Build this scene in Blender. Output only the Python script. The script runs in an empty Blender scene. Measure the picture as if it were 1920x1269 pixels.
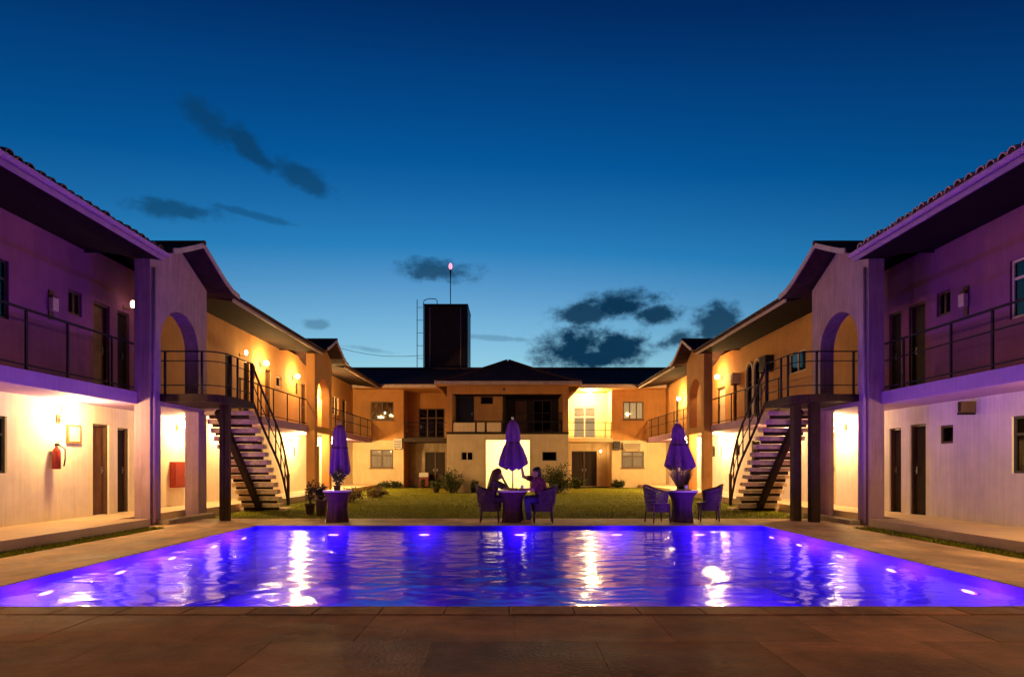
import bpy, bmesh, math, random
from mathutils import Vector, Matrix
R = math.radians
random.seed(7)
sc = bpy.context.scene
COL = sc.collection

# ------------------------------------------------------------------ camera
CAMZ = 1.35
cam = bpy.data.cameras.new('camera')
cam.sensor_width = 36
cam.lens = 36 * 1100 / 1920
cam.shift_x = 5 / 1920
cam.shift_y = 237.5 / 1920
cam.clip_end = 3000
cam_o = bpy.data.objects.new('camera', cam)
COL.objects.link(cam_o)
cam_o.location = (0, 0, CAMZ)
cam_o.rotation_euler = (R(90), 0, 0)
sc.camera = cam_o

# ------------------------------------------------------------------ world: dusk sky
SKY_STRENGTH = 17.0
world = bpy.data.worlds.new('World')
sc.world = world
world.use_nodes = True


def build_sky():
    nt = world.node_tree
    N, L = nt.nodes, nt.links

    def math_(op, a, b=None, c=None):
        n = N.new('ShaderNodeMath'); n.operation = op
        for i, v in enumerate((a, b, c)):
            if v is None: continue
            if isinstance(v, (int, float)): n.inputs[i].default_value = v
            else: L.new(v, n.inputs[i])
        return n.outputs[0]

    bg = N['Background']
    sky = N.new('ShaderNodeTexSky')
    sky.sky_type = 'NISHITA'
    sky.sun_disc = False
    sky.sun_elevation = R(-3)
    sky.sun_rotation = R(-6)
    sky.ozone_density = 6
    tc = N.new('ShaderNodeTexCoord')
    sep = N.new('ShaderNodeSeparateXYZ')
    L.new(tc.outputs['Generated'], sep.inputs[0])
    x, y, z = sep.outputs
    ramp = N.new('ShaderNodeValToRGB')
    cr = ramp.color_ramp
    stops = [(.10, (17, 15.5, 3.7)), (.168, (16, 15.2, 3.7)), (.236, (10.2, 13.6, 3.6)), (.346, (1.5, 9.2, 3.3)), (.457, (.12, 5.7, 2.75)),
             (.549, (.06, 3.9, 2.2)), (.617, (.04, 2.2, 1.5)), (.8, (.03, 1.4, 1.1))]
    while len(cr.elements) < len(stops): cr.elements.new(.5)
    for e, (p, c) in zip(cr.elements, stops):
        e.position = p
        e.color = (c[0] / 17, c[1] / 17, c[2] / 17, 1)
    # the dusk glow fades to both sides of the sunset and a little faster to the right
    L.new(math_('ADD', z, math_('ADD', math_('MULTIPLY', math_('MULTIPLY', x, x), .22), math_('MULTIPLY', x, .035))), ramp.inputs[0])
    mul = N.new('ShaderNodeMix'); mul.data_type = 'RGBA'; mul.blend_type = 'MULTIPLY'
    mul.inputs[0].default_value = 1
    L.new(sky.outputs[0], mul.inputs[6]); L.new(ramp.outputs[0], mul.inputs[7])
    # clouds: soft dark banks, fixed in compass direction and elevation
    az = math_('ARCTAN2', x, y)
    el = math_('ARCSINE', z)
    noise = N.new('ShaderNodeTexNoise')
    noise.inputs['Scale'].default_value = 16
    noise.inputs['Detail'].default_value = 9
    noise.inputs['Roughness'].default_value = .62
    mp = N.new('ShaderNodeMapping'); mp.inputs['Scale'].default_value = (1, 1, 1.5)
    L.new(tc.outputs['Generated'], mp.inputs[0]); L.new(mp.outputs[0], noise.inputs[0])
    nz = math_('MULTIPLY', math_('SUBTRACT', noise.outputs[0], .5), 2.1)
    noise2 = N.new('ShaderNodeTexNoise')
    noise2.inputs['Scale'].default_value = 42
    noise2.inputs['Detail'].default_value = 10
    noise2.inputs['Roughness'].default_value = .72
    L.new(mp.outputs[0], noise2.inputs[0])
    nz = math_('ADD', nz, math_('MULTIPLY', math_('SUBTRACT', noise2.outputs[0], .5), 1.3))
    # azimuth deg, elevation deg, half width, half height, tilt, strength
    blobs = []
    for px, py, w, h, tilt, s in (
            (395, 232, 62, 34, 32, .55), (470, 280, 66, 30, 30, .68), (560, 328, 66, 26, 20, .62),
            (330, 394, 90, 20, -3, .62), (470, 402, 80, 8, 5, .4), (815, 508, 82, 24, 2, .8),
            (1165, 572, 80, 34, -4, 1), (1105, 588, 66, 22, 0, .95), (1225, 588, 50, 20, 0, .97),
            (1068, 648, 72, 40, 0, 1), (1165, 655, 72, 34, 0, 1), (1110, 672, 110, 20, 0, 1),
            (1345, 606, 52, 34, -25, .92), (1275, 636, 52, 18, -10, .9),
            (598, 609, 26, 10, 0, .4), (690, 655, 60, 6, 6, .3), (930, 634, 80, 5, 3, .3)):
        dx, dz = (px - 955) / 1100, (872 - py) / 1100
        a = math.atan2(dx, 1); e = math.atan2(dz, math.hypot(1, dx))
        sx = 1 / (1 + dx * dx); sy = 1 / (math.hypot(1, dx) * (1 + (dz / math.hypot(1, dx)) ** 2))
        blobs.append((a, e, w / 1100 * sx, h / 1100 * sy, tilt, s))
    for a, e, w, h, s in ((-95, 18, 14, 4, .8), (80, 24, 12, 3, .7), (125, 14, 16, 5, .9), (-150, 20, 15, 4, .8), (170, 16, 10, 3, .7), (60, 12, 9, 3, .8), (-62, 12, 9, 3, .7)):
        blobs.append((R(a), R(e), R(w), R(h), 0, s))
    total = None
    for a, e, w, h, tilt, s in blobs:
        da = math_('SUBTRACT', az, a); de = math_('SUBTRACT', el, e)
        c, sn = math.cos(R(-tilt)), math.sin(R(-tilt))
        u = math_('ADD', math_('MULTIPLY', da, c / w), math_('MULTIPLY', de, sn / w))
        v = math_('ADD', math_('MULTIPLY', da, -sn / h), math_('MULTIPLY', de, c / h))
        d = math_('SQRT', math_('ADD', math_('MULTIPLY', u, u), math_('MULTIPLY', v, v)))
        m = math_('SUBTRACT', math_('ADD', 1.25, nz), d)
        mr = N.new('ShaderNodeMapRange'); mr.interpolation_type = 'SMOOTHSTEP'
        mr.inputs[1].default_value = .02; mr.inputs[2].default_value = .85
        mr.inputs[3].default_value = 0; mr.inputs[4].default_value = s
        L.new(m, mr.inputs[0])
        total = mr.outputs[0] if total is None else math_('MAXIMUM', total, mr.outputs[0])
    cl = N.new('ShaderNodeMix'); cl.data_type = 'RGBA'
    k = 1 / SKY_STRENGTH
    cl.inputs[7].default_value = (.004 * k, .036 * k, .085 * k, 1)
    L.new(total, cl.inputs[0])
    L.new(mul.outputs[2], cl.inputs[6])
    L.new(cl.outputs[2], bg.inputs[0])
    bg.inputs[1].default_value = SKY_STRENGTH


build_sky()
vs = sc.view_settings
vs.view_transform = 'Standard'
vs.look = 'None'
vs.exposure = 0
vs.gamma = 1
sc.render.engine = 'CYCLES'
sc.cycles.use_denoising = True
sc.cycles.use_adaptive_sampling = True
sc.cycles.adaptive_threshold = .02
sc.cycles.max_bounces = 6
sc.cycles.diffuse_bounces = 3
sc.cycles.glossy_bounces = 3
sc.cycles.transparent_max_bounces = 10
sc.cycles.sample_clamp_indirect = 4
sc.cycles.caustics_reflective = False
sc.cycles.caustics_refractive = False

WARM = (1.0, .64, .23)
AMBER = (1.0, .58, .18)
VIOLET = (.42, .04, 1.0)
# ------------------------------------------------------------------ materials
M = {}


def mat(name, base, rough=.7, var=.18, scale=3.0, bump=.0, bscale=40, streak=0, spec=.3, metal=0, tint=None):
    m = bpy.data.materials.new(name); m.use_nodes = True
    nt = m.node_tree; N, L = nt.nodes, nt.links
    p = N['Principled BSDF']
    p.inputs['Roughness'].default_value = rough
    p.inputs['Metallic'].default_value = metal
    p.inputs['Specular IOR Level'].default_value = spec
    tc = N.new('ShaderNodeTexCoord')
    no = N.new('ShaderNodeTexNoise'); no.inputs['Scale'].default_value = scale
    no.inputs['Detail'].default_value = 7; no.inputs['Roughness'].default_value = .62
    L.new(tc.outputs['Object'], no.inputs[0])
    mr = N.new('ShaderNodeMapRange'); mr.inputs[1].default_value = .3; mr.inputs[2].default_value = .7
    L.new(no.outputs[0], mr.inputs[0])
    mx = N.new('ShaderNodeMix'); mx.data_type = 'RGBA'
    t = tint or base
    mx.inputs[6].default_value = (*[c * (1 - var) for c in t], 1)
    mx.inputs[7].default_value = (*[min(1, c * (1 + var)) for c in base], 1)
    L.new(mr.outputs[0], mx.inputs[0])
    out = mx.outputs[2]
    if streak:
        mp = N.new('ShaderNodeMapping'); mp.inputs['Scale'].default_value = (9, 9, .45)
        L.new(tc.outputs['Object'], mp.inputs[0])
        n2 = N.new('ShaderNodeTexNoise'); n2.inputs['Scale'].default_value = 1.6
        n2.inputs['Detail'].default_value = 6; n2.inputs['Roughness'].default_value = .7
        L.new(mp.outputs[0], n2.inputs[0])
        m2 = N.new('ShaderNodeMapRange'); m2.inputs[1].default_value = .38; m2.inputs[2].default_value = .68
        m2.inputs[3].default_value = 1 - streak; m2.inputs[4].default_value = 1
        L.new(n2.outputs[0], m2.inputs[0])
        mm = N.new('ShaderNodeMix'); mm.data_type = 'RGBA'; mm.blend_type = 'MULTIPLY'; mm.inputs[0].default_value = 1
        L.new(out, mm.inputs[6]); L.new(m2.outputs[0], mm.inputs[7])
        out = mm.outputs[2]
    L.new(out, p.inputs['Base Color'])
    if bump:
        nb = N.new('ShaderNodeTexNoise'); nb.inputs['Scale'].default_value = bscale; nb.inputs['Detail'].default_value = 6
        L.new(tc.outputs['Object'], nb.inputs[0])
        b = N.new('ShaderNodeBump'); b.inputs['Strength'].default_value = bump; b.inputs['Distance'].default_value = .02
        L.new(nb.outputs[0], b.inputs['Height']); L.new(b.outputs[0], p.inputs['Normal'])
    M[name] = m
    return m


def emit(name, col, strength):
    m = bpy.data.materials.new(name); m.use_nodes = True
    p = m.node_tree.nodes['Principled BSDF']
    p.inputs['Base Color'].default_value = (.8, .8, .8, 1)
    p.inputs['Emission Color'].default_value = (*col, 1)
    p.inputs['Emission Strength'].default_value = strength
    M[name] = m
    return m


mat('plaster_cream', (.84, .72, .53), .85, .10, 1.6, .25, 90, streak=.14)
mat('plaster_warm', (.78, .58, .33), .85, .10, 1.6, .25, 90, streak=.14)
mat('plaster_white', (.80, .70, .68), .85, .10, 1.8, .25, 90, streak=.16)
mat('plaster_portal', (.44, .28, .33), .88, .14, 2.2, .5, 60, streak=.34)  # near portal: violet cast of the pool light put into the colour
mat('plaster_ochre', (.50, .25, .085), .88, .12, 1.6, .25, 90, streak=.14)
mat('plaster_violet_lit', (.27, .085, .19), .88, .12, 1.6, .25, 90, streak=.14)  # near upper wall: ochre with the violet light mixed into its colour
mat('plaster_stone', (.40, .30, .19), .9, .25, 3, .5, 40, streak=.3)
mat('fascia', (.50, .38, .32), .6, .16, 3, .2, 60, streak=.15)
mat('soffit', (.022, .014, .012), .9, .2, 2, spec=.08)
mat('slab_violet_lit', (.40, .23, .42), .7, .10, 2, .2, 60, streak=.15)  # violet light put into the colour of slabs, near fascia and gutter
mat('roof_tile', (.10, .05, .038), .85, .35, 5, .5, 40, spec=.12)
mat('roof_board', (.05, .028, .03), .85, .3, 4, .3, 40, streak=.3, spec=.1)
mat('eave_pink_lit', (.80, .38, .40), .35, .45, 9, .3, 40, spec=.5)  # pink light along the right eave put into the tile colour
mat('eave_terracotta', (.16, .08, .07), .5, .35, 7, .3, 40)
mat('tower_paint', (.055, .035, .035), .8, .2, 2, .2, 50, streak=.25)
mat('deck_stone_shaded', (.46, .195, .075), .6, .34, 1.0, .5, 34, spec=.12, tint=(.24, .095, .036))  # same paving as the path, its weaker light put into a darker colour
mat('path_stone_lit', (.68, .44, .22), .6, .22, 1.3, .5, 34, spec=.2, tint=(.56, .34, .16))  # same paving as the deck, lamplight put into a lighter colour
mat('coping_stone', (.48, .29, .145), .55, .22, 1.6, .4, 40, spec=.3)
mat('terrace_tile', (.58, .40, .23), .5, .15, 1.8, .2, 60)
mat('ground_earth', (.09, .06, .035), .95, .3, 1.2, .6, 20)
mat('lawn_grass', (.19, .195, .015), .95, .2, 2.5, .15, 60, spec=.1)
mat('door_brown', (.16, .06, .03), .45, .25, 6, .15, 80, streak=.3)
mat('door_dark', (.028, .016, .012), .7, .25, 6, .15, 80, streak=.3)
mat('frame_brown', (.10, .055, .03), .5, .2, 8)
mat('frame_cream', (.62, .48, .33), .6, .12, 8)
mat('frame_black', (.02, .018, .02), .4, .2, 8)
mat('curtain', (.52, .38, .22), .9, .15, 4, streak=.45)
mat('curtain_dark', (.06, .04, .03), .9, .3, 4, streak=.5)
mat('iron', (.016, .012, .013), .6, .3, 10, .1, 90, spec=.12)
mat('column_wood', (.05, .027, .017), .7, .25, 5, .3, 50, streak=.4, spec=.1)
mat('tread_stone', (.66, .48, .28), .8, .28, 9, .6, 45)
mat('cloth_violet', (.15, .04, .19), .8, .18, 8, .2, 70)
mat('cloth_wine', (.05, .012, .02), .85, .22, 6, .2, 70)
mat('cloth_purple', (.045, .013, .045), .85, .22, 6, .2, 70)
mat('table_white', (.55, .46, .38), .4, .08, 8)
mat('wicker', (.06, .024, .045), .55, .3, 14, .4, 80)
mat('wicker_brown', (.05, .022, .015), .6, .3, 14, .4, 80)
mat('skin', (.42, .22, .13), .55, .08, 6)
mat('hair_brown', (.11, .038, .014), .45, .35, 20, .4, 60, streak=.5)
mat('hair_black', (.018, .011, .009), .5, .3, 20, .3, 60)
mat('shirt_red', (.17, .03, .05), .85, .5, 16, .2, 60, tint=(.10, .03, .06))
mat('dress_dark', (.05, .03, .025), .85, .3, 14, .2, 60)
mat('denim', (.03, .02, .09), .85, .3, 14)
mat('leaf', (.07, .085, .022), .6, .45, 9)
mat('leaf_dark', (.035, .045, .015), .6, .45, 9)
mat('straw', (.24, .17, .07), .8, .35, 9)
mat('petal', (.75, .68, .6), .6, .1, 9)
mat('pot_clay', (.10, .05, .035), .7, .25, 6, .2, 40)
mat('pot_dark', (.03, .022, .022), .6, .25, 6)
mat('red_paint', (.30, .03, .02), .4, .12, 8)
mat('red_dark', (.16, .02, .015), .5, .2, 8)
mat('black_rubber', (.02, .02, .02), .6, .1, 8)
mat('steel', (.35, .34, .34), .35, .12, 10, metal=.9)
mat('ac_white', (.55, .50, .45), .5, .1, 8)
mat('brass', (.30, .19, .08), .45, .25, 12, metal=.6)
mat('room_white', (.85, .78, .62), .8, .04, 2)
mat('glass_cup', (.6, .55, .5), .15, .05, 8, spec=.6)
emit('lamp_warm', (1, .80, .45), 40)
emit('lamp_soft', (1, .72, .38), 6)
emit('lamp_beacon', (1, .28, .42), 2.2)
emit('lamp_pool', (.78, .62, 1), 6)
emit('lamp_room', (1, .9, .62), 20)
emit('window_glow', (1, .72, .34), 1.1)
emit('window_dim', (1, .62, .26), .45)


def glass_mat():
    m = bpy.data.materials.new('window_glass'); m.use_nodes = True
    nt = m.node_tree; N, L = nt.nodes, nt.links
    N.remove(N['Principled BSDF'])
    t = N.new('ShaderNodeBsdfTransparent'); t.inputs[0].default_value = (.62, .6, .58, 1)
    g = N.new('ShaderNodeBsdfGlossy'); g.inputs['Roughness'].default_value = .04
    f = N.new('ShaderNodeFresnel'); f.inputs[0].default_value = 1.6
    x = N.new('ShaderNodeMixShader')
    L.new(f.outputs[0], x.inputs[0]); L.new(t.outputs[0], x.inputs[1]); L.new(g.outputs[0], x.inputs[2])
    L.new(x.outputs[0], N['Material Output'].inputs[0])
    M['window_glass'] = m


glass_mat()


def water_mat():
    m = bpy.data.materials.new('pool_water'); m.use_nodes = True
    nt = m.node_tree; N, L = nt.nodes, nt.links
    N.remove(N['Principled BSDF'])
    tc = N.new('ShaderNodeTexCoord')
    mp = N.new('ShaderNodeMapping'); mp.inputs['Scale'].default_value = (1.25, 1.9, 1)
    L.new(tc.outputs['Object'], mp.inputs[0])
    hs = []
    for scale, amp, det in ((1.3, 1.0, 1), (4.5, .16, 2), (16, .015, 2)):
        n = N.new('ShaderNodeTexNoise'); n.inputs['Scale'].default_value = scale; n.inputs['Detail'].default_value = det
        n.inputs['Distortion'].default_value = .6
        L.new(mp.outputs[0], n.inputs[0])
        k = N.new('ShaderNodeMath'); k.operation = 'MULTIPLY'; k.inputs[1].default_value = amp
        L.new(n.outputs[0], k.inputs[0]); hs.append(k.outputs[0])
    s = hs[0]
    for h in hs[1:]:
        a = N.new('ShaderNodeMath'); a.operation = 'ADD'
        L.new(s, a.inputs[0]); L.new(h, a.inputs[1]); s = a.outputs[0]
    b = N.new('ShaderNodeBump'); b.inputs['Strength'].default_value = 1; b.inputs['Distance'].default_value = .03
    L.new(s, b.inputs['Height'])
    t = N.new('ShaderNodeBsdfTransparent'); t.inputs[0].default_value = (.42, .44, .95, 1)
    g = N.new('ShaderNodeBsdfGlossy'); g.inputs['Roughness'].default_value = .13
    g.inputs[0].default_value = (.95, .95, 1, 1)
    f = N.new('ShaderNodeFresnel'); f.inputs[0].default_value = 1.33
    L.new(b.outputs[0], g.inputs['Normal']); L.new(b.outputs[0], f.inputs['Normal'])
    x = N.new('ShaderNodeMixShader')
    L.new(f.outputs[0], x.inputs[0]); L.new(t.outputs[0], x.inputs[1]); L.new(g.outputs[0], x.inputs[2])
    L.new(x.outputs[0], N['Material Output'].inputs[0])
    M['pool_water'] = m


water_mat()


def pool_tile_mat():
    m = mat('pool_tile', (.05, .03, .62), .5, .12, 2)
    nt = m.node_tree; N, L = nt.nodes, nt.links
    p = N['Principled BSDF']
    br = N.new('ShaderNodeTexBrick'); br.inputs['Scale'].default_value = 6
    br.offset = 0
    br.inputs['Mortar Size'].default_value = .03
    br.inputs['Brick Width'].default_value = .5; br.inputs['Row Height'].default_value = .5
    br.inputs['Color1'].default_value = (.009, .002, .22, 1); br.inputs['Color2'].default_value = (.013, .003, .26, 1)
    br.inputs['Mortar'].default_value = (.024, .006, .2, 1)
    tc = N.new('ShaderNodeTexCoord')
    L.new(tc.outputs['Object'], br.inputs[0]); L.new(br.outputs[0], p.inputs['Base Color'])


pool_tile_mat()


def worn_stone(name, stretch, lo=.72, hi=1.18):
    """adds long worn streaks and damp, glossier patches to a paving material"""
    m = M[name]; nt = m.node_tree; N, L = nt.nodes, nt.links
    p = N['Principled BSDF']
    src = p.inputs['Base Color'].links[0].from_socket
    tc = N.new('ShaderNodeTexCoord'); mp = N.new('ShaderNodeMapping'); mp.inputs['Scale'].default_value = stretch
    L.new(tc.outputs['Object'], mp.inputs[0])
    n = N.new('ShaderNodeTexNoise'); n.inputs['Scale'].default_value = 1.1; n.inputs['Detail'].default_value = 8; n.inputs['Roughness'].default_value = .68
    n.inputs['Distortion'].default_value = .5
    L.new(mp.outputs[0], n.inputs[0])
    r = N.new('ShaderNodeMapRange'); r.inputs[1].default_value = .33; r.inputs[2].default_value = .68; r.inputs[3].default_value = .5; r.inputs[4].default_value = 1.35
    L.new(n.outputs[0], r.inputs[0])
    x = N.new('ShaderNodeMix'); x.data_type = 'RGBA'; x.blend_type = 'MULTIPLY'; x.inputs[0].default_value = 1
    oi = N.new('ShaderNodeObjectInfo')
    o2 = N.new('ShaderNodeMapRange'); o2.inputs[3].default_value = lo; o2.inputs[4].default_value = hi
    L.new(oi.outputs['Random'], o2.inputs[0])
    k = N.new('ShaderNodeMath'); k.operation = 'MULTIPLY'
    L.new(r.outputs[0], k.inputs[0]); L.new(o2.outputs[0], k.inputs[1])
    L.new(src, x.inputs[6]); L.new(k.outputs[0], x.inputs[7]); L.new(x.outputs[2], p.inputs['Base Color'])
    g = N.new('ShaderNodeMapRange'); g.inputs[1].default_value = .35; g.inputs[2].default_value = .65; g.inputs[3].default_value = .52; g.inputs[4].default_value = .85
    L.new(n.outputs[0], g.inputs[0]); L.new(g.outputs[0], p.inputs['Roughness'])


worn_stone('deck_stone_shaded', (.28, 1.2, 1))
worn_stone('path_stone_lit', (1.0, .6, 1), .98, 1.06)


# ------------------------------------------------------------------ mesh helpers
class MB:
    def __init__(s): s.v, s.f = [], []

    def box(s, a, b):
        x0, x1 = sorted((a[0], b[0])); y0, y1 = sorted((a[1], b[1])); z0, z1 = sorted((a[2], b[2]))
        n = len(s.v)
        s.v += [(x0, y0, z0), (x1, y0, z0), (x1, y1, z0), (x0, y1, z0), (x0, y0, z1), (x1, y0, z1), (x1, y1, z1), (x0, y1, z1)]
        s.f += [tuple(n + i for i in q) for q in ((0, 3, 2, 1), (4, 5, 6, 7), (0, 1, 5, 4), (1, 2, 6, 5), (2, 3, 7, 6), (3, 0, 4, 7))]
        return s

    def poly(s, pts):
        n = len(s.v); s.v += [tuple(p) for p in pts]; s.f.append(tuple(range(n, n + len(pts)))); return s

    def prism(s, pts, d):
        """closed outline pts extruded by vector d"""
        n = len(s.v); k = len(pts); d = Vector(d)
        s.v += [tuple(p) for p in pts] + [tuple(Vector(p) + d) for p in pts]
        s.f.append(tuple(range(n + k - 1, n - 1, -1))); s.f.append(tuple(range(n + k, n + 2 * k)))
        for i in range(k):
            j = (i + 1) % k
            s.f.append((n + i, n + j, n + k + j, n + k + i))
        return s

    def tube(s, pts, r, seg=8, cap=True):
        pts = [Vector(p) for p in pts]
        rs = r if isinstance(r, (list, tuple)) else [r] * len(pts)
        n = len(s.v)
        up = None
        for i, p in enumerate(pts):
            t = (pts[min(i + 1, len(pts) - 1)] - pts[max(i - 1, 0)]).normalized()
            if up is None:
                up = Vector((0, 0, 1)) if abs(t.z) < .9 else Vector((1, 0, 0))
            a = t.cross(up)
            if a.length < 1e-6: a = t.cross(Vector((0, 1, 0)))
            a.normalize(); b = t.cross(a).normalized(); up = -b if (-b).dot(up) > 0 else b
            for k in range(seg):
                th = 2 * math.pi * k / seg
                s.v.append(tuple(p + (a * math.cos(th) + b * math.sin(th)) * rs[i]))
        for i in range(len(pts) - 1):
            for k in range(seg):
                k2 = (k + 1) % seg
                s.f.append((n + i * seg + k, n + i * seg + k2, n + (i + 1) * seg + k2, n + (i + 1) * seg + k))
        if cap:
            s.f.append(tuple(n + k for k in range(seg - 1, -1, -1)))
            m = n + (len(pts) - 1) * seg
            s.f.append(tuple(m + k for k in range(seg)))
        return s

    def bar(s, a, b, w, h=None):
        """rectangular bar from a to b"""
        h = h or w
        a, b = Vector(a), Vector(b)
        t = (b - a).normalized()
        side = t.cross(Vector((0, 0, 1)))
        if side.length < 1e-4: side = Vector((1, 0, 0))
        side.normalize(); up = side.cross(t)
        q = [a + side * (w / 2 * i) + up * (h / 2 * j) for i, j in ((-1, -1), (1, -1), (1, 1), (-1, 1))]
        return s.prism(q, b - a)

    def lathe(s, prof, seg=24, c=(0, 0, 0), fold=0, nf=8, ph=0, cap=True):
        n = len(s.v)
        zmin = prof[0][1]; zmax = prof[-1][1]
        for r, z in prof:
            for k in range(seg):
                th = 2 * math.pi * k / seg
                rr = r * (1 + fold * math.cos(nf * th + ph))
                s.v.append((c[0] + rr * math.cos(th), c[1] + rr * math.sin(th), c[2] + z))
        for i in range(len(prof) - 1):
            for k in range(seg):
                k2 = (k + 1) % seg
                s.f.append((n + i * seg + k, n + i * seg + k2, n + (i + 1) * seg + k2, n + (i + 1) * seg + k))
        if cap:
            s.f.append(tuple(n + k for k in range(seg - 1, -1, -1)))
            m = n + (len(prof) - 1) * seg
            s.f.append(tuple(m + k for k in range(seg)))
        return s

    def ball(s, c, r, seg=12, rings=8, sq=(1, 1, 1)):
        n = len(s.v)
        for i in range(rings + 1):
            ph = math.pi * i / rings
            for k in range(seg):
                th = 2 * math.pi * k / seg
                s.v.append((c[0] + r * sq[0] * math.sin(ph) * math.cos(th), c[1] + r * sq[1] * math.sin(ph) * math.sin(th), c[2] - r * sq[2] * math.cos(ph)))
        for i in range(rings):
            for k in range(seg):
                k2 = (k + 1) % seg
                s.f.append((n + i * seg + k, n + i * seg + k2, n + (i + 1) * seg + k2, n + (i + 1) * seg + k))
        return s

    def mesh(s, name, m, smooth=False):
        me = bpy.data.meshes.new(name)
        me.from_pydata(s.v, [], s.f)
        me.update()
        if smooth: me.polygons.foreach_set('use_smooth', [True] * len(me.polygons))
        me.materials.append(M[m] if isinstance(m, str) else m)
        return me

    def build(s, name, m, parent=None, smooth=False, local=False):
        o = bpy.data.objects.new(name, s.mesh(name, m, smooth))
        COL.objects.link(o)
        if parent: attach(o, parent, local)
        return o


def world_origin(p):
    v = Vector((0, 0, 0))
    while p is not None:
        v += p.location; p = p.parent
    return v


def attach(o, parent, local=False):
    """meshes are modelled in world coordinates: keep them there under a shifted parent"""
    o.parent = parent
    if not local:
        o.matrix_parent_inverse = Matrix.Translation(-world_origin(parent)) if parent.type == 'EMPTY' else Matrix.Identity(4)


def tag(o, label=None, cat=None, group=None, kind=None):
    for k, v in (('label', label), ('category', cat), ('group', group), ('kind', kind)):
        if v: o[k] = v
    return o


def thing(name, loc, label, cat, group=None, rz=0):
    o = bpy.data.objects.new(name, None)
    o.empty_display_size = .2
    COL.objects.link(o)
    o.location = loc; o.rotation_euler = (0, 0, rz)
    return tag(o, label, cat, group)


class Frame:
    """u along the wall, d out of the wall towards the courtyard, z up"""
    def __init__(s, kind, ref, side=1): s.kind, s.ref, s.side = kind, ref, side

    def p(s, u, d, z):
        if s.kind == 'wing': return (s.side * (s.ref - d), u, z)
        if s.kind == 'side': return (s.ref + s.side * d, u, z)
        return (u, s.ref - d, z)

    def box(s, mb, u0, u1, d0, d1, z0, z1): mb.box(s.p(u0, d0, z0), s.p(u1, d1, z1)); return mb


def wall_panel(mb, F, u0, u1, z0, z1, holes, d0, d1):
    """wall between depth d0 and d1 with rectangular holes (u0,u1,z0,z1)"""
    us = sorted({u0, u1, *[h[0] for h in holes], *[h[1] for h in holes]}); us = [u for u in us if u0 <= u <= u1]
    zs = sorted({z0, z1, *[h[2] for h in holes], *[h[3] for h in holes]}); zs = [z for z in zs if z0 <= z <= z1]

    def solid(i, j):
        if i < 0 or j < 0 or i >= len(us) - 1 or j >= len(zs) - 1: return False
        cu, cz = (us[i] + us[i + 1]) / 2, (zs[j] + zs[j + 1]) / 2
        return not any(h[0] < cu < h[1] and h[2] < cz < h[3] for h in holes)
    P = F.p
    for i in range(len(us) - 1):
        for j in range(len(zs) - 1):
            if not solid(i, j): continue
            a, b, c, e = us[i], us[i + 1], zs[j], zs[j + 1]
            for d in (d0, d1): mb.poly([P(a, d, c), P(b, d, c), P(b, d, e), P(a, d, e)])
            if not solid(i - 1, j): mb.poly([P(a, d0, c), P(a, d1, c), P(a, d1, e), P(a, d0, e)])
            if not solid(i + 1, j): mb.poly([P(b, d0, c), P(b, d1, c), P(b, d1, e), P(b, d0, e)])
            if not solid(i, j - 1): mb.poly([P(a, d0, c), P(b, d0, c), P(b, d1, c), P(a, d1, c)])
            if not solid(i, j + 1): mb.poly([P(a, d0, e), P(b, d0, e), P(b, d1, e), P(a, d1, e)])
    return mb


def add_window(F, parent, u0, u1, z0, z1, frame='frame_brown', back='curtain_dark', mull=1, trans=False, sill=None, thick=.05, deep=.10, d=0.0, split=None):
    """window part with pane, curtain and sill as sub-parts; sits in a wall hole"""
    t = thick
    mb = MB()
    o0, o1 = d - deep, d - deep + .06
    F.box(mb, u0 + .002, u0 + t, o0, o1, z0 + .002, z1 - .002); F.box(mb, u1 - t, u1 - .002, o0, o1, z0 + .002, z1 - .002)
    F.box(mb, u0 + t, u1 - t, o0, o1, z0 + .002, z0 + t); F.box(mb, u0 + t, u1 - t, o0, o1, z1 - t, z1 - .002)
    for k in range(mull):
        c = u0 + (u1 - u0) * (k + 1) / (mull + 1)
        F.box(mb, c - t / 2, c + t / 2, o0 + .003, o1 - .003, z0 + t, z1 - t)
    if trans:
        c = z0 + (z1 - z0) * .68
        F.box(mb, u0 + t, u1 - t, o0 + .006, o1 - .006, c - t / 2, c + t / 2)
    w = mb.build('window', frame, parent)
    for k in range(mull + 1):
        a = u0 + t + (u1 - u0 - 2 * t) * k / (mull + 1); b = u0 + t + (u1 - u0 - 2 * t) * (k + 1) / (mull + 1)
        attach(F.box(MB(), a + .002, b - .002, o0 + .022, o0 + .03, z0 + t * .8, z1 - t * .8).build('pane', 'window_glass'), w)
    c = MB()
    n = max(6, int((u1 - u0) / .06))
    base = d - deep - .07
    for k in range(n):                                              # a pleated curtain
        a, b = u0 + (u1 - u0) * k / n, u0 + (u1 - u0) * (k + 1) / n
        e0, e1 = base + .018 * (k % 2), base + .018 * ((k + 1) % 2)
        c.poly([F.p(a, e0, z0), F.p(b, e1, z0), F.p(b, e1, z1), F.p(a, e0, z1)])
    attach(c.build('curtain', back), w)
    if sill:
        attach(F.box(MB(), u0 - .05, u1 + .05, d + .002, d + .07, z0 - .06, z0 - .004).build('sill', sill), w)
    return w


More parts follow.
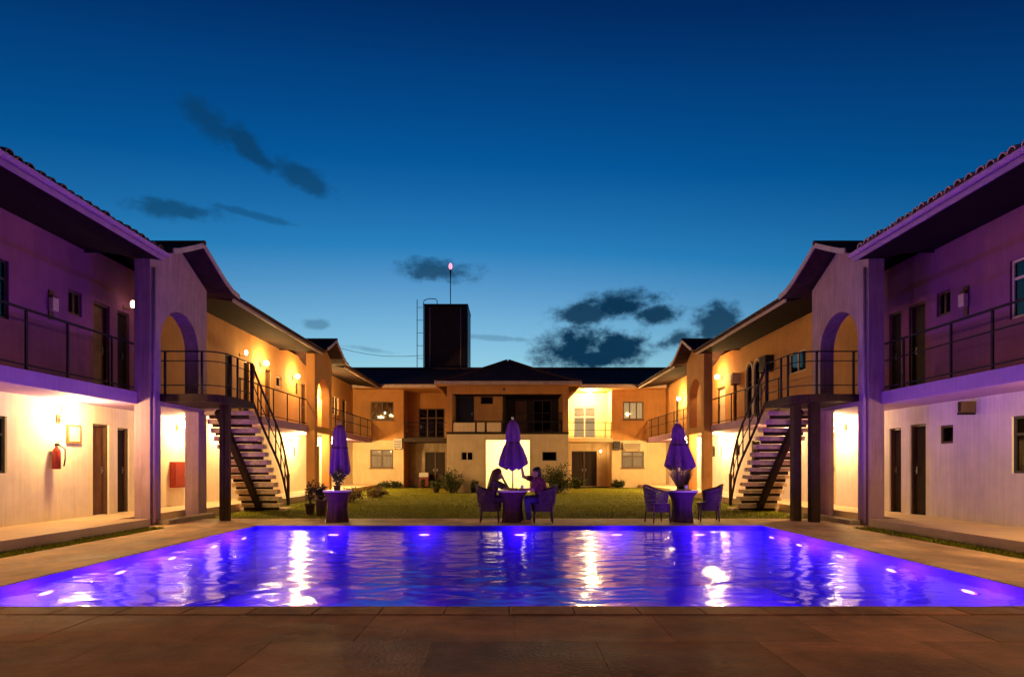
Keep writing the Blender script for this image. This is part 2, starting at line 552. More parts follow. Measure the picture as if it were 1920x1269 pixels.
def add_door(F, parent, u0, u1, z0, z1, leaf='door_brown', frame='frame_brown', d=0.0, ajar=0, hinge=1):
    """door part: leaf with frame and handle as sub-parts"""
    t = .045
    fb = MB()
    F.box(fb, u0 + .002, u0 + t, d - .16, d - .04, z0, z1 - .002); F.box(fb, u1 - t, u1 - .002, d - .16, d - .04, z0, z1 - .002)
    F.box(fb, u0 + t, u1 - t, d - .16, d - .04, z1 - t, z1 - .002)
    lb = MB()
    F.box(lb, u0 + t + .003, u1 - t - .003, d - .15, d - .11, z0 + .01, z1 - t - .004)
    w = u1 - u0 - 2 * t
    h = z1 - z0
    if w > .3:
        for a, b in ((.08, .46), (.54, .93)):
            F.box(lb, u0 + t + w * .2, u1 - t - w * .2, d - .11, d - .095, z0 + h * a, z0 + h * b)
    o = lb.build('door', leaf, parent)
    attach(fb.build('frame', frame), o)
    hu = u1 - t - .06 if hinge > 0 else u0 + t + .06
    hb = MB()
    F.box(hb, hu - .015, hu + .015, d - .11, d - .095, z0 + .95, z0 + 1.12)
    hb.tube([F.p(hu, d - .095, z0 + 1.03), F.p(hu, d - .06, z0 + 1.03), F.p(hu - .08 * hinge, d - .055, z0 + 1.03)], .009, 6)
    attach(hb.build('handle', 'steel'), o)
    return o


def light_point(name, loc, power, col, parent, radius=.06):
    l = bpy.data.lights.new(name, 'POINT'); l.energy = power; l.color = col; l.shadow_soft_size = radius
    o = bpy.data.objects.new(name, l); COL.objects.link(o)
    o.location = loc
    if parent:
        o.parent = parent
        o.matrix_parent_inverse = Matrix.Translation(-world_origin(parent))
    return o


# ------------------------------------------------------------------ setting: ground, deck, lawn, pool
PX, PY0, PY1 = 5.65, 5.62, 13.12          # pool outline
WATER_Z = -.07
XW = 9.47                                 # wing walls
YB = 35.5                                 # back wall


def sheet(name, m, xs, ys, fill, z, kind='structure', zb=None):
    mb = MB()
    for i in range(len(xs) - 1):
        for j in range(len(ys) - 1):
            if fill((xs[i] + xs[i + 1]) / 2, (ys[j] + ys[j + 1]) / 2):
                mb.poly([(xs[i], ys[j], z), (xs[i + 1], ys[j], z), (xs[i + 1], ys[j + 1], z), (xs[i], ys[j + 1], z)])
    o = mb.build(name, m)
    o['kind'] = kind
    return o


inpool = lambda x, y: abs(x) < PX and PY0 < y < PY1
sheet('ground', 'ground_earth', [-900, -PX, PX, 900], [-400, PY0, PY1, 1600], lambda x, y: not inpool(x, y), -.05)
deck = sheet('pool_deck', 'deck_stone_shaded', [-7.4, 7.4], [-9, PY0 - .32], lambda x, y: True, -.006)
y1 = PY0 - .324
row = 0
while y1 > -2:                                        # large paving slabs, laid in broken bond
    y0 = y1 - .8
    xs = [-7.4] + [-7.4 + (.62 if row % 2 else 1.24) + 1.24 * k for k in range(12) if -7.4 + (.62 if row % 2 else 1.24) + 1.24 * k < 7.2] + [7.4]
    for xa, xb in zip(xs, xs[1:]):
        z = random.uniform(-.002, .001)
        o = MB().box((xa + .002, y0 + .002, -.03), (xb - .002, y1 - .002, z)).build('slab', 'deck_stone_shaded', deck)
        bv = o.modifiers.new('bevel', 'BEVEL'); bv.width = .0025; bv.segments = 1
    y1 = y0; row += 1
sheet('pool_path', 'path_stone_lit', [-9, -7.4, -PX - .32, PX + .32, 7.4, 9], [PY0 - .32, 12.6, PY1 + .32, 14.9],
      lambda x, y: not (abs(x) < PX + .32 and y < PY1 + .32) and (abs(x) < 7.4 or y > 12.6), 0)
sheet('lawn', 'lawn_grass', [-7.9, 7.9], [14.9, 35.4], lambda x, y: True, -.006)
for sgn in (-1, 1):
    sheet('grass_verge', 'lawn_grass', sorted((sgn * 7.4, sgn * 7.72)), [-9, 12.6], lambda x, y: True, -.006)
# coping: single stones round the pool
cop = bpy.data.objects.new('pool_coping', None); COL.objects.link(cop); cop['kind'] = 'structure'
def coping_row(axis, fixed0, fixed1, a, b, n, m='path_stone_lit'):
    for k in range(n):
        u0, u1 = a + (b - a) * k / n + .003, a + (b - a) * (k + 1) / n - .003
        z = .007 + random.uniform(-.002, .002)
        mb = MB()
        if axis == 'x': mb.box((u0, fixed0, -.045), (u1, fixed1, z))
        else: mb.box((fixed0, u0, -.045), (fixed1, u1, z))
        o = mb.build('stone', m, cop)
        bv = o.modifiers.new('bevel', 'BEVEL'); bv.width = .008; bv.segments = 1
coping_row('x', PY0 - .32, PY0 - .012, -PX - .32, PX + .32, 20, 'deck_stone_shaded')
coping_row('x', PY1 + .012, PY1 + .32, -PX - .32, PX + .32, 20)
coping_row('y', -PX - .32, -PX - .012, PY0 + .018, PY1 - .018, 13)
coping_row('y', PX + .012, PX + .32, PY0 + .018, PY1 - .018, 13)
# pool basin
D = -1.35
bas = MB()
bas.poly([(-PX, PY0, D), (PX, PY0, D), (PX, PY1, D), (-PX, PY1, D)])
bas.poly([(-PX, PY0, D), (-PX, PY1, D), (-PX, PY1, -.001), (-PX, PY0, -.001)]); bas.poly([(PX, PY0, D), (PX, PY1, D), (PX, PY1, -.001), (PX, PY0, -.001)])
bas.poly([(-PX, PY0, D), (PX, PY0, D), (PX, PY0, -.001), (-PX, PY0, -.001)]); bas.poly([(-PX, PY1, D), (PX, PY1, D), (PX, PY1, -.001), (-PX, PY1, -.001)])
bas.build('pool_basin', 'pool_tile')['kind'] = 'structure'
wat = MB()
wat.poly([(-PX + .001, PY0 + .001, WATER_Z), (PX - .001, PY0 + .001, WATER_Z), (PX - .001, PY1 - .001, WATER_Z), (-PX + .001, PY1 - .001, WATER_Z)])
wat.build('pool_water', 'pool_water')['kind'] = 'structure'

# grass blades: nobody could count them
def grass(name, label, zones, n, h):
    mb = MB()
    for (x0, x1, y0, y1), cnt in zip(zones, n):
        for _ in range(cnt):
            x, y = random.uniform(x0, x1), random.uniform(y0, y1)
            a = random.uniform(0, 6.28); w = random.uniform(.006, .014); hh = h * random.uniform(.5, 1.2)
            lx, ly = random.uniform(-.4, .4) * hh, random.uniform(-.4, .4) * hh
            mb.poly([(x - w * math.cos(a), y - w * math.sin(a), -.006), (x + w * math.cos(a), y + w * math.sin(a), -.006), (x + lx, y + ly, hh)])
    o = mb.build(name, 'lawn_grass')
    tag(o, label, 'grass', kind='stuff')


grass('lawn_blades', 'short green grass of the courtyard lawn behind the pool', [(-7.8, 7.8, 14.92, 20), (-7.8, 7.8, 20, 27), (-7.8, 7.8, 27, 35)], (34000, 24000, 14000), .02)
grass('verge_blades', 'narrow strips of grass between the pool deck and the terraces', [(-7.72, -7.4, 5, 12.6), (7.4, 7.72, 5, 12.6)], (3500, 3500), .06)

# terraces along the wings
for sgn in (-1, 1):
    mb = MB()
    for y0, y1, xe in ((2.0, 12.6, 7.72), (12.6, 15.7, 8.41), (15.7, 18.3, 8.12), (18.3, 35.4, 7.8)):
        mb.box((sgn * xe, y0, -.04), (sgn * XW, y1, .2))
    t = mb.build('terrace', 'terrace_tile')
    t['kind'] = 'structure'
    for y0, y1 in ((13.3, 15.4),):
        mb = MB().box((sgn * 7.72, y0, -.04), (sgn * 8.04, y1, .1))
        mb.build('step', 'plaster_stone', t)

# ------------------------------------------------------------------ wings
EAVE_X, EAVE_Z = 7.66, 5.9
PORTALS = ((13.14, 15.6), (24.26, 26.6))
SLAB0, SLAB1 = 2.72, 3.0


def roof_z(x):                                  # main roof of the wings, top of tiles
    return EAVE_Z + .2 + (x - EAVE_X) * .25 if x < 11.6 else EAVE_Z + .2 + (11.6 - EAVE_X) * .25 - (x - 11.6) * .25


def railing(F, parent, u0, u1, d, z, posts, bars=True, h=1.08, rails=(.55,), thick=.015):
    """balcony railing part: the top rail, with posts, lower rails and bars as sub-parts"""
    top = F.box(MB(), u0, u1, d - thick, d + thick, z + h - .04, z + h).build('railing', 'iron', parent)
    for q in posts:
        attach(F.box(MB(), q - .02, q + .02, d - .015, d + .015, z, z + h - .04).build('post', 'iron'), top)
    for r in rails:
        attach(F.box(MB(), u0, u1, d - .012, d + .012, z + h * r, z + h * r + .025).build('rail', 'iron'), top)
    attach(F.box(MB(), u0, u1, d - .012, d + .012, z + .08, z + .105).build('rail', 'iron'), top)
    if bars:
        n = int((u1 - u0) / .16)
        me = None
        for k in range(1, n):
            q = u0 + (u1 - u0) * k / n
            if any(abs(q - p) < .07 for p in posts): continue
            if me is None:
                me = MB().box((-.006, -.006, 0), (.006, .006, h - .05 - .105)).mesh('baluster', 'iron')
            o = bpy.data.objects.new('baluster', me); COL.objects.link(o)
            o.location = F.p(q, d, z + .105)
            attach(o, top, True)
    return top


def portal(s, y0, y1, B, near):
    """gabled screen wall with a round arch above and a plain opening below"""
    x0, x1 = 8.05, 8.4
    yc = (y0 + y1) / 2; hw = (y1 - y0) / 2
    a0, a1 = yc - .82, yc + .82
    zc, ze, zp = 4.26, 5.98, 6.60                    # springing, eaves, peak
    top = lambda y: ze + (zp - ze) * max(0, 1 - abs(y - yc) / hw)
    mb = MB()
    for xf in (x0, x1):
        f = lambda y, z: (s * xf, y, z)
        mb.poly([f(y0, 0), f(a0, 0), f(a0, 2.72), f(a0, 3.0), f(a0, zc), f(a0, top(a0)), f(y0, ze)])
        mb.poly([f(a1, 0), f(y1, 0), f(y1, ze), f(a1, top(a1)), f(a1, zc), f(a1, 3.0), f(a1, 2.72)])
        mb.poly([f(a0, 2.72), f(a1, 2.72), f(a1, 3.0), f(a0, 3.0)])
        n = 24
        ys = [yc - .82 * math.cos(math.pi * k / n) for k in range(n + 1)]
        zs = [zc + .82 * math.sin(math.pi * k / n) for k in range(n + 1)]
        for k in range(n):
            pts = [f(ys[k], zs[k]), f(ys[k + 1], zs[k + 1]), f(ys[k + 1], top(ys[k + 1])), f(ys[k], top(ys[k]))]
            mb.poly(pts)
    def band(p, q): mb.poly([(s * x0, *p), (s * x1, *p), (s * x1, *q), (s * x0, *q)])
    band((y0, 0), (y0, ze)); band((y1, 0), (y1, ze)); band((y0, ze), (yc, zp)); band((yc, zp), (y1, ze))
    band((a0, 0), (a0, 2.72)); band((a1, 0), (a1, 2.72)); band((a0, 2.72), (a1, 2.72)); band((a0, 3.0), (a1, 3.0))
    band((a0, 3.0), (a0, zc)); band((a1, 3.0), (a1, zc))
    for k in range(n): band((ys[k], zs[k]), (ys[k + 1], zs[k + 1]))
    w = mb.build('portal_wall', 'plaster_portal' if near else 'plaster_ochre', B)
    # gable roof with flared eaves
    prof = [(-1.3, 6.17), (-1.1, 6.24), (-.6, 6.48), (0, 6.78), (.6, 6.48), (1.1, 6.24), (1.5, 6.1), (1.9, 6.05)]
    rb = MB()
    tip = 7.5
    for (ya, za), (yb, zb) in zip(prof, prof[1:]):
        rb.prism([(s * tip, yc + ya, za), (s * tip, yc + yb, zb), (s * tip, yc + yb, zb - .09), (s * tip, yc + ya, za - .09)], (s * 3.2, 0, 0))
    g = rb.build('gable_roof', 'roof_board', B)
    bb = MB()
    for (ya, za), (yb, zb) in zip(prof, prof[1:]):
        bb.prism([(s * (tip - .035), yc + ya, za + .015), (s * (tip - .035), yc + yb, zb + .015), (s * (tip - .035), yc + yb, zb - .11), (s * (tip - .035), yc + ya, za - .11)], (s * .033, 0, 0))
    attach(bb.build('bargeboard', 'fascia'), g)
    rt = MB().tube([(s * (tip - .05), yc, 6.79), (s * (tip + 3), yc, 6.79)], .06, 8)
    attach(rt.build('ridge_tile', 'roof_tile'), g)
    return w


def wing(s):
    side = 'left' if s < 0 else 'right'
    B = thing('hotel_wing', (s * 11.5, 20, 0),
              'long two storey wing on the left with a red fire extinguisher on its pale wall' if s < 0 else
              'long two storey wing on the right with violet lit lower wall', 'building', 'facing wings of the courtyard')
    F = Frame('wing', XW, s)
    lo_h, up_h = [], []
    # lower storey openings: (kind, u0, u1, z0, z1, opts)
    lower = [('w', 9.3, 11.06, 1.2, 2.27, dict(frame='frame_black', back='curtain_dark' if s < 0 else 'curtain', mull=1, trans=True)),
             ('d', 13.34, 13.88, .2, 2.3, dict(leaf='door_brown' if s < 0 else 'door_dark')),
             ('d', 14.18, 14.62, .2, 2.26, dict(leaf='door_dark')),
             ('d', 4.4, 5.2, .2, 2.3, dict(leaf='door_brown')), ('d', 6.0, 6.8, .2, 2.3, dict(leaf='door_brown'))]
    upper = [('w', 9.3, 11.1, 4.1, 5.2, dict(frame='frame_black' if s < 0 else 'frame_cream', back='curtain_dark', mull=2, trans=True)),
             ('w', 12.6, 13.0, 4.62, 5.14, dict(mull=1, frame='frame_brown', back='curtain_dark')),
             ('d', 13.36, 13.9, 3.0, 5.1, dict(leaf='door_brown' if s < 0 else 'door_dark')),
             ('d', 14.18, 14.62, 3.0, 5.1, dict(leaf='door_dark'))]
    if s > 0: lower.append(('w', 12.52, 12.92, 1.82, 2.22, dict(mull=0, back='curtain_dark')))
    if s < 0:
        lower += [('w', 21.6, 22.6, 1.85, 2.3, dict(mull=1, back='curtain')), ('w', 25.75, 26.05, 1.75, 2.2, dict(mull=0)),
                  ('d', 28.6, 29.3, .2, 2.3, dict(leaf='door_brown')), ('w', 17.4, 17.7, 1.5, 2.3, dict(mull=0, back='curtain'))]
        upper += [('d', 19.55, 20.05, 3.0, 5.1, dict(leaf='door_dark')), ('d', 20.9, 21.35, 3.0, 5.1, dict(leaf='door_dark')),
                  ('w', 21.5, 21.85, 4.55, 5.05, dict(mull=0)), ('d', 22.75, 23.3, 3.0, 5.1, dict(leaf='door_brown')),
                  ('w', 23.85, 24.4, 4.55, 5.0, dict(mull=0, frame='frame_cream', back='window_glow')),
                  ('w', 26.0, 26.35, 4.5, 5.0, dict(mull=0)), ('d', 26.7, 27.3, 3.0, 5.1, dict(leaf='door_brown')),
                  ('w', 31.4, 32.6, 4.1, 5.1, dict(mull=1, frame='frame_cream', back='curtain')), ('d', 33.3, 34, 3.0, 5.1, dict(leaf='door_dark'))]
    else:
        lower += [('w', 27.0, 27.5, 1.75, 2.25, dict(mull=0)), ('w', 26.15, 26.4, 1.75, 2.2, dict(mull=0)), ('w', 24.1, 24.6, 1.75, 2.25, dict(mull=0)),
                  ('d', 22.2, 23.0, .2, 2.3, dict(leaf='door_dark')), ('d', 17.02, 17.4, .2, 2.3, dict(leaf='frame_cream', frame='frame_cream')),
                  ('d', 30.4, 31.1, .2, 2.3, dict(leaf='door_brown'))]
        upper += [('d', 25.75, 26.75, 3.0, 4.85, dict(leaf='frame_cream', frame='frame_brown')), ('d', 24.4, 24.8, 3.0, 5.05, dict(leaf='door_brown')),
                  ('w', 18.75, 19.9, 4.4, 5.1, dict(mull=1, frame='frame_cream', back='curtain_dark')),
                  ('w', 30.6, 31.2, 4.3, 5.0, dict(mull=0, frame='frame_cream', back='curtain_dark')), ('d', 32.9, 33.5, 3.0, 5.1, dict(leaf='door_dark'))]
    lo_h = [o[1:5] for o in lower]; up_h = [o[1:5] for o in upper]
    if s > 0: up_h.append((22.0, 22.62, 3.2, 5.3)); up_h.append((22.72, 23.34, 3.2, 5.3))
    lw = wall_panel(MB(), F, 2.0, YB + .2, 0, 2.86, lo_h, -.28, 0).build('wall', 'plaster_cream' if s < 0 else 'plaster_white', B)
    lw['label'] = 'pale plastered wall of the ground floor'
    nw = wall_panel(MB(), F, 2.0, 15.0, 2.86, 6.25, [h for h in up_h if h[1] < 15.0], -.28, 0).build('wall', 'plaster_violet_lit', B)
    nw['label'] = 'plastered wall of the upper floor nearest the viewer, violet light put into its colour'
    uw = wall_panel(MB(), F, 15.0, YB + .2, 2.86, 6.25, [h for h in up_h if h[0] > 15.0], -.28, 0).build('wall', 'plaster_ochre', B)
    uw['label'] = 'ochre plastered wall of the upper floor'
    for lst in (lower, upper):
        for kind, u0, u1, z0, z1, kw in lst:
            if kind == 'w': add_window(F, B, u0, u1, z0, z1, **kw)
            else: add_door(F, B, u0, u1, z0, z1, **kw)
    if s > 0:                                                     # tall twin window with round heads
        for a, b in ((22.0, 22.62), (22.72, 23.34)):
            add_window(F, B, a, b, 3.2, 5.3, frame='frame_black', back='curtain_dark', mull=0, trans=True, thick=.06)
            c, r = (a + b) / 2, (b - a) / 2
            mb = MB()
            pts = [F.p(c + r * math.cos(math.pi * k / 10), .03, 4.98 + .4 * math.sin(math.pi * k / 10)) for k in range(11)]
            mb.tube(pts, .05, 6)
            for q in (a, b): mb.bar(F.p(q, .03, 3.15), F.p(q, .03, 5.0), .07)
            mb.build('window_surround', 'frame_cream', B)
    # recess lintel, vents and small boxes on the near wall
    if s < 0:
        bx = F.box(MB(), 12.52, 12.92, .002, .05, 1.82, 2.22).build('meter_cabinet', 'brass', B)
        attach(F.box(MB(), 12.56, 12.86, .051, .06, 1.87, 2.18).build('cabinet_door', 'frame_cream'), bx)
        for u in (12.38, 12.55):
            F.box(MB(), u, u + .1, .002, .03, 2.42, 2.6).build('vent', 'frame_cream', B)
    # floors, outer walls
    MB().box((s * (XW + .29), 2.0, 2.8), (s * 14, YB, 2.95)).build('floor_slab', 'plaster_stone', B)
    MB().box((s * 14, 2.0, 0), (s * 14.25, YB + 6, 6.0)).build('outer_wall', 'plaster_ochre', B)
    MB().box((s * (XW - .01), 1.75, 0), (s * 14.25, 1.995, 6.0)).build('end_wall', 'plaster_ochre', B)
    # balcony slabs and railings
    for y0, y1, xe in ((2.0, 13.14, 8.33), (13.142, 15.598, 8.405), (15.6, 24.26, 8.33), (24.262, 26.598, 8.405), (26.6, YB - .02, 8.33)):
        o = MB().box((s * xe, y0, SLAB0), (s * (XW - .002), y1, SLAB1)).build('balcony_slab', 'slab_violet_lit', B)
        if xe == 8.33: bv = o.modifiers.new('bevel', 'BEVEL'); bv.width = .012; bv.segments = 2
    G = Frame('wing', 0, s)                                       # d measured as -X
    railing(G, B, 6.0, 13.12, -8.4, SLAB1, [7.2, 8.6, 10.2, 11.16] + ([12.4] if s < 0 else [12.5]), rails=(.62,) if s > 0 else (), bars=False)
    railing(G, B, 18.2, 24.24, -8.4, SLAB1, [18.3, 19.6, 20.9, 22.2, 23.5], bars=False, rails=())
    railing(G, B, 26.62, YB - .1, -8.4, SLAB1, [26.7, 28.3, 29.9, 31.5, 33.1, 34.7])
    # gutters and downpipe
    # roof with barrel ripples, soffit, fascia
    segs = [(2.0, 13.05), (16.28, 24.1), (27.34, 34.9)]
    rb = MB()
    for y0, y1 in segs:
        n = int((y1 - y0) / .055)
        xs = [EAVE_X, 9.0, 10.3, 11.6]
        base = len(rb.v)
        for k in range(n + 1):
            y = y0 + (y1 - y0) * k / n
            rp = .022 * math.sin(2 * math.pi * y / .22)
            for x in xs: rb.v.append((s * x, y, roof_z(x) + rp))
        for k in range(n):
            for j in range(3):
                q = base + k * 4 + j
                rb.f.append((q, q + 1, q + 5, q + 4))
    for y0, y1 in ((13.05, 16.28), (24.1, 27.34)):                 # behind the gables
        rb.poly([(s * 8.6, y0, roof_z(8.6) - .02), (s * 11.6, y0, roof_z(11.6) - .02), (s * 11.6, y1, roof_z(11.6) - .02), (s * 8.6, y1, roof_z(8.6) - .02)])
    rb.poly([(s * 11.6, 2, roof_z(11.6)), (s * 15.2, 2, roof_z(15.2)), (s * 15.2, 42, roof_z(15.2)), (s * 11.6, 42, roof_z(11.6))])
    roof = rb.build('roof', 'roof_tile', B)
    for y0, y1 in segs:
        fb = MB().box((s * EAVE_X, y0, EAVE_Z - .02), (s * (EAVE_X + .035), y1, EAVE_Z + .215))
        attach(fb.build('fascia', 'slab_violet_lit' if y0 < 3 else 'fascia'), roof)
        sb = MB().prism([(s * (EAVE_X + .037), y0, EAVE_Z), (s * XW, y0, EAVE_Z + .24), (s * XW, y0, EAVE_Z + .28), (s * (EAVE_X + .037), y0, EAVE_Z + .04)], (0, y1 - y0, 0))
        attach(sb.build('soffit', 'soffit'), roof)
        gm = MB()
        pr = [(math.cos(a) * .065, math.sin(a) * .065) for a in [math.pi + math.pi * k / 6 for k in range(7)]]
        gm.prism([(s * (EAVE_X - .075 + px), y0, EAVE_Z + .12 + pz) for px, pz in pr] + [(s * (EAVE_X - .075 + px * .85), y0, EAVE_Z + .12 + pz * .85) for px, pz in reversed(pr)], (0, y1 - y0, 0))
        attach(gm.build('gutter', 'slab_violet_lit' if y0 < 3 else 'roof_board'), roof)
    # eave tiles one by one where they can be told apart
    tm = MB()
    n = 8
    for k in range(n):
        a0, a1 = math.pi * k / n, math.pi * (k + 1) / n
        q = lambda a, r, x, dz: (s * x, math.cos(a) * r, math.sin(a) * r + dz)
        tm.poly([q(a0, .085, -.09, 0), q(a1, .085, -.09, 0), q(a1, .07, .42, .13), q(a0, .07, .42, .13)])
        tm.poly([q(a0, .085, -.09, 0), q(a1, .085, -.09, 0), q(a1, .062, -.09, 0), q(a0, .062, -.09, 0)])
    me = tm.mesh('eave_tile', 'eave_terracotta' if s < 0 else 'eave_pink_lit')
    y = 5.0
    while y < 12.9:
        o = bpy.data.objects.new('eave_tile', me); COL.objects.link(o)
        o.location = (s * (EAVE_X + random.uniform(-.015, .035)), y, roof_z(EAVE_X) - (.06 if s < 0 else .02) + random.uniform(-.012, .018))
        o.rotation_euler = (0, 0, random.uniform(-.06, .06))
        attach(o, roof, True)
        y += .215 + random.uniform(-.008, .008)
    for i, (y0, y1) in enumerate(PORTALS): portal(s, y0, y1, B, i == 0)
    # thin downpipe on the portal pier
    MB().tube([(s * 8.0, 13.22, .05), (s * 8.0, 13.22, 5.8)], .035, 8).build('downpipe', 'slab_violet_lit', B, True)
    return B, F


WL, FL = wing(-1)
WR, FR = wing(1)


# ------------------------------------------------------------------ landings and open stairs
def staircase(s):
    T = thing('outdoor_staircase', (s * 7.4, 16, 0),
              'open stair with pale treads and dark landing beside the %s arched portal' % ('left' if s < 0 else 'right'), 'staircase', 'open stairs to the upper floor')
    # landing with a rounded outer corner
    r = .45
    xo, xi, y0, y1 = 6.62, 8.045, 13.5, 15.25
    out = [(xi, y0), (xi, y1), (xo, y1), (xo, y0 + r)] + [(xo + r - r * math.cos(a), y0 + r - r * math.sin(a)) for a in [math.pi / 2 * k / 6 for k in range(1, 7)]]
    MB().prism([(s * x, y, 2.82) for x, y in out], (0, 0, .17)).build('landing', 'column_wood', T)
    # guard rail following the rounded edge
    path = [(8.04, y0 + .05)] + [(xo + .05 + r - r * math.cos(a), y0 + .05 + r - r * math.sin(a)) for a in [math.pi / 2 * k / 6 for k in range(6, -1, -1)]] + [(xo + .05, 15.2)]
    rl = MB().tube([(s * x, y, 3.98) for x, y in path], .016, 8).build('guard_rail', 'iron', T)
    for z in (3.76, 3.2): attach(MB().tube([(s * x, y, z) for x, y in path], .012, 6).build('rail', 'iron'), rl)
    for x, y in ((7.95, y0 + .05), (7.1, y0 + .05), (xo + .05, y0 + .55), (xo + .05, 14.4), (xo + .05, 15.18)):
        attach(MB().box((s * x - .02, y - .02, 2.99), (s * x + .02, y + .02, 3.97)).build('post', 'iron'), rl)
    # columns under the landing
    cols = ((6.98, 14.3, .19), (7.27, 14.0, .2)) if s > 0 else ((7.02, 14.35, .10), (6.88, 14.35, .10))
    for x, y, w in cols:
        MB().box((s * x - w / 2, y - w / 2, 0), (s * x + w / 2, y + w / 2, 2.818)).build('column', 'column_wood', T)
    # treads run down away from the landing
    n = 13
    ya, yb = 15.4, 17.6
    for k in range(n):
        t = (k + .5) / n
        y = ya + (yb - ya) * t
        z = 2.99 - (k + 1) * 2.99 / (n + 1)
        bend = .12 * math.sin(t * math.pi)
        w0, w1 = 6.78 - bend * .3, 8.0
        m = MB()
        th = random.uniform(.105, .135)
        m.prism([(s * (w0 + random.uniform(-.02, .02)), y - .15, z - th), (s * w1, y - .15 + .03, z - th), (s * w1, y - .15 + .03, z), (s * w0, y - .15, z)], (0, .3, 0))
        MB().box((s * (w0 + .1), y - .012, z - .2), (s * (w1 - .08), y + .02, z - th - .002)).build('gap_shade', 'column_wood', T)  # dark board added in the open gap to stand for its shadow
        o = m.build('tread', 'tread_stone', T)
        bv = o.modifiers.new('bevel', 'BEVEL'); bv.width = .012; bv.segments = 2
    xb = 7.42
    MB().bar((s * (xb - .02), yb - .14, .0), (s * (xb + .05), ya - .34, 2.74), .15, .16).build('spine_beam', 'column_wood', T)
    MB().box((s * 6.7, yb - .05, -.03), (s * 8.08, yb + .45, .06)).build('foot_slab', 'tread_stone', T)
    # curved hand rail and its posts on the open side
    hp = []
    for k in range(13):
        t = k / 12
        hp.append((s * (6.67 - .12 * math.sin(t * math.pi)), 15.2 + (yb + .1 - 15.2) * t, 3.98 - 2.95 * t - .10 * math.sin(t * math.pi * 2) + .06 * t))
    h = MB().tube(hp, .03, 8).build('hand_rail', 'column_wood', T, True)
    lp = [(x, y, z - .45) for x, y, z in hp]
    attach(MB().tube(lp, .014, 6).build('rail', 'column_wood', smooth=True), h)
    sp = [(x, y, z - .93) for x, y, z in hp]
    attach(MB().tube(sp, .035, 6).build('stringer', 'column_wood', smooth=True), h)
    for k in range(0, 13, 2):
        x, y, z = hp[k]
        w = .035 if k in (0, 12) else .014
        attach(MB().box((x - w, y - w, max(.05, z - .95)), (x + w, y + w, z)).build('post', 'column_wood'), h)
    return T


staircase(-1)
staircase(1)

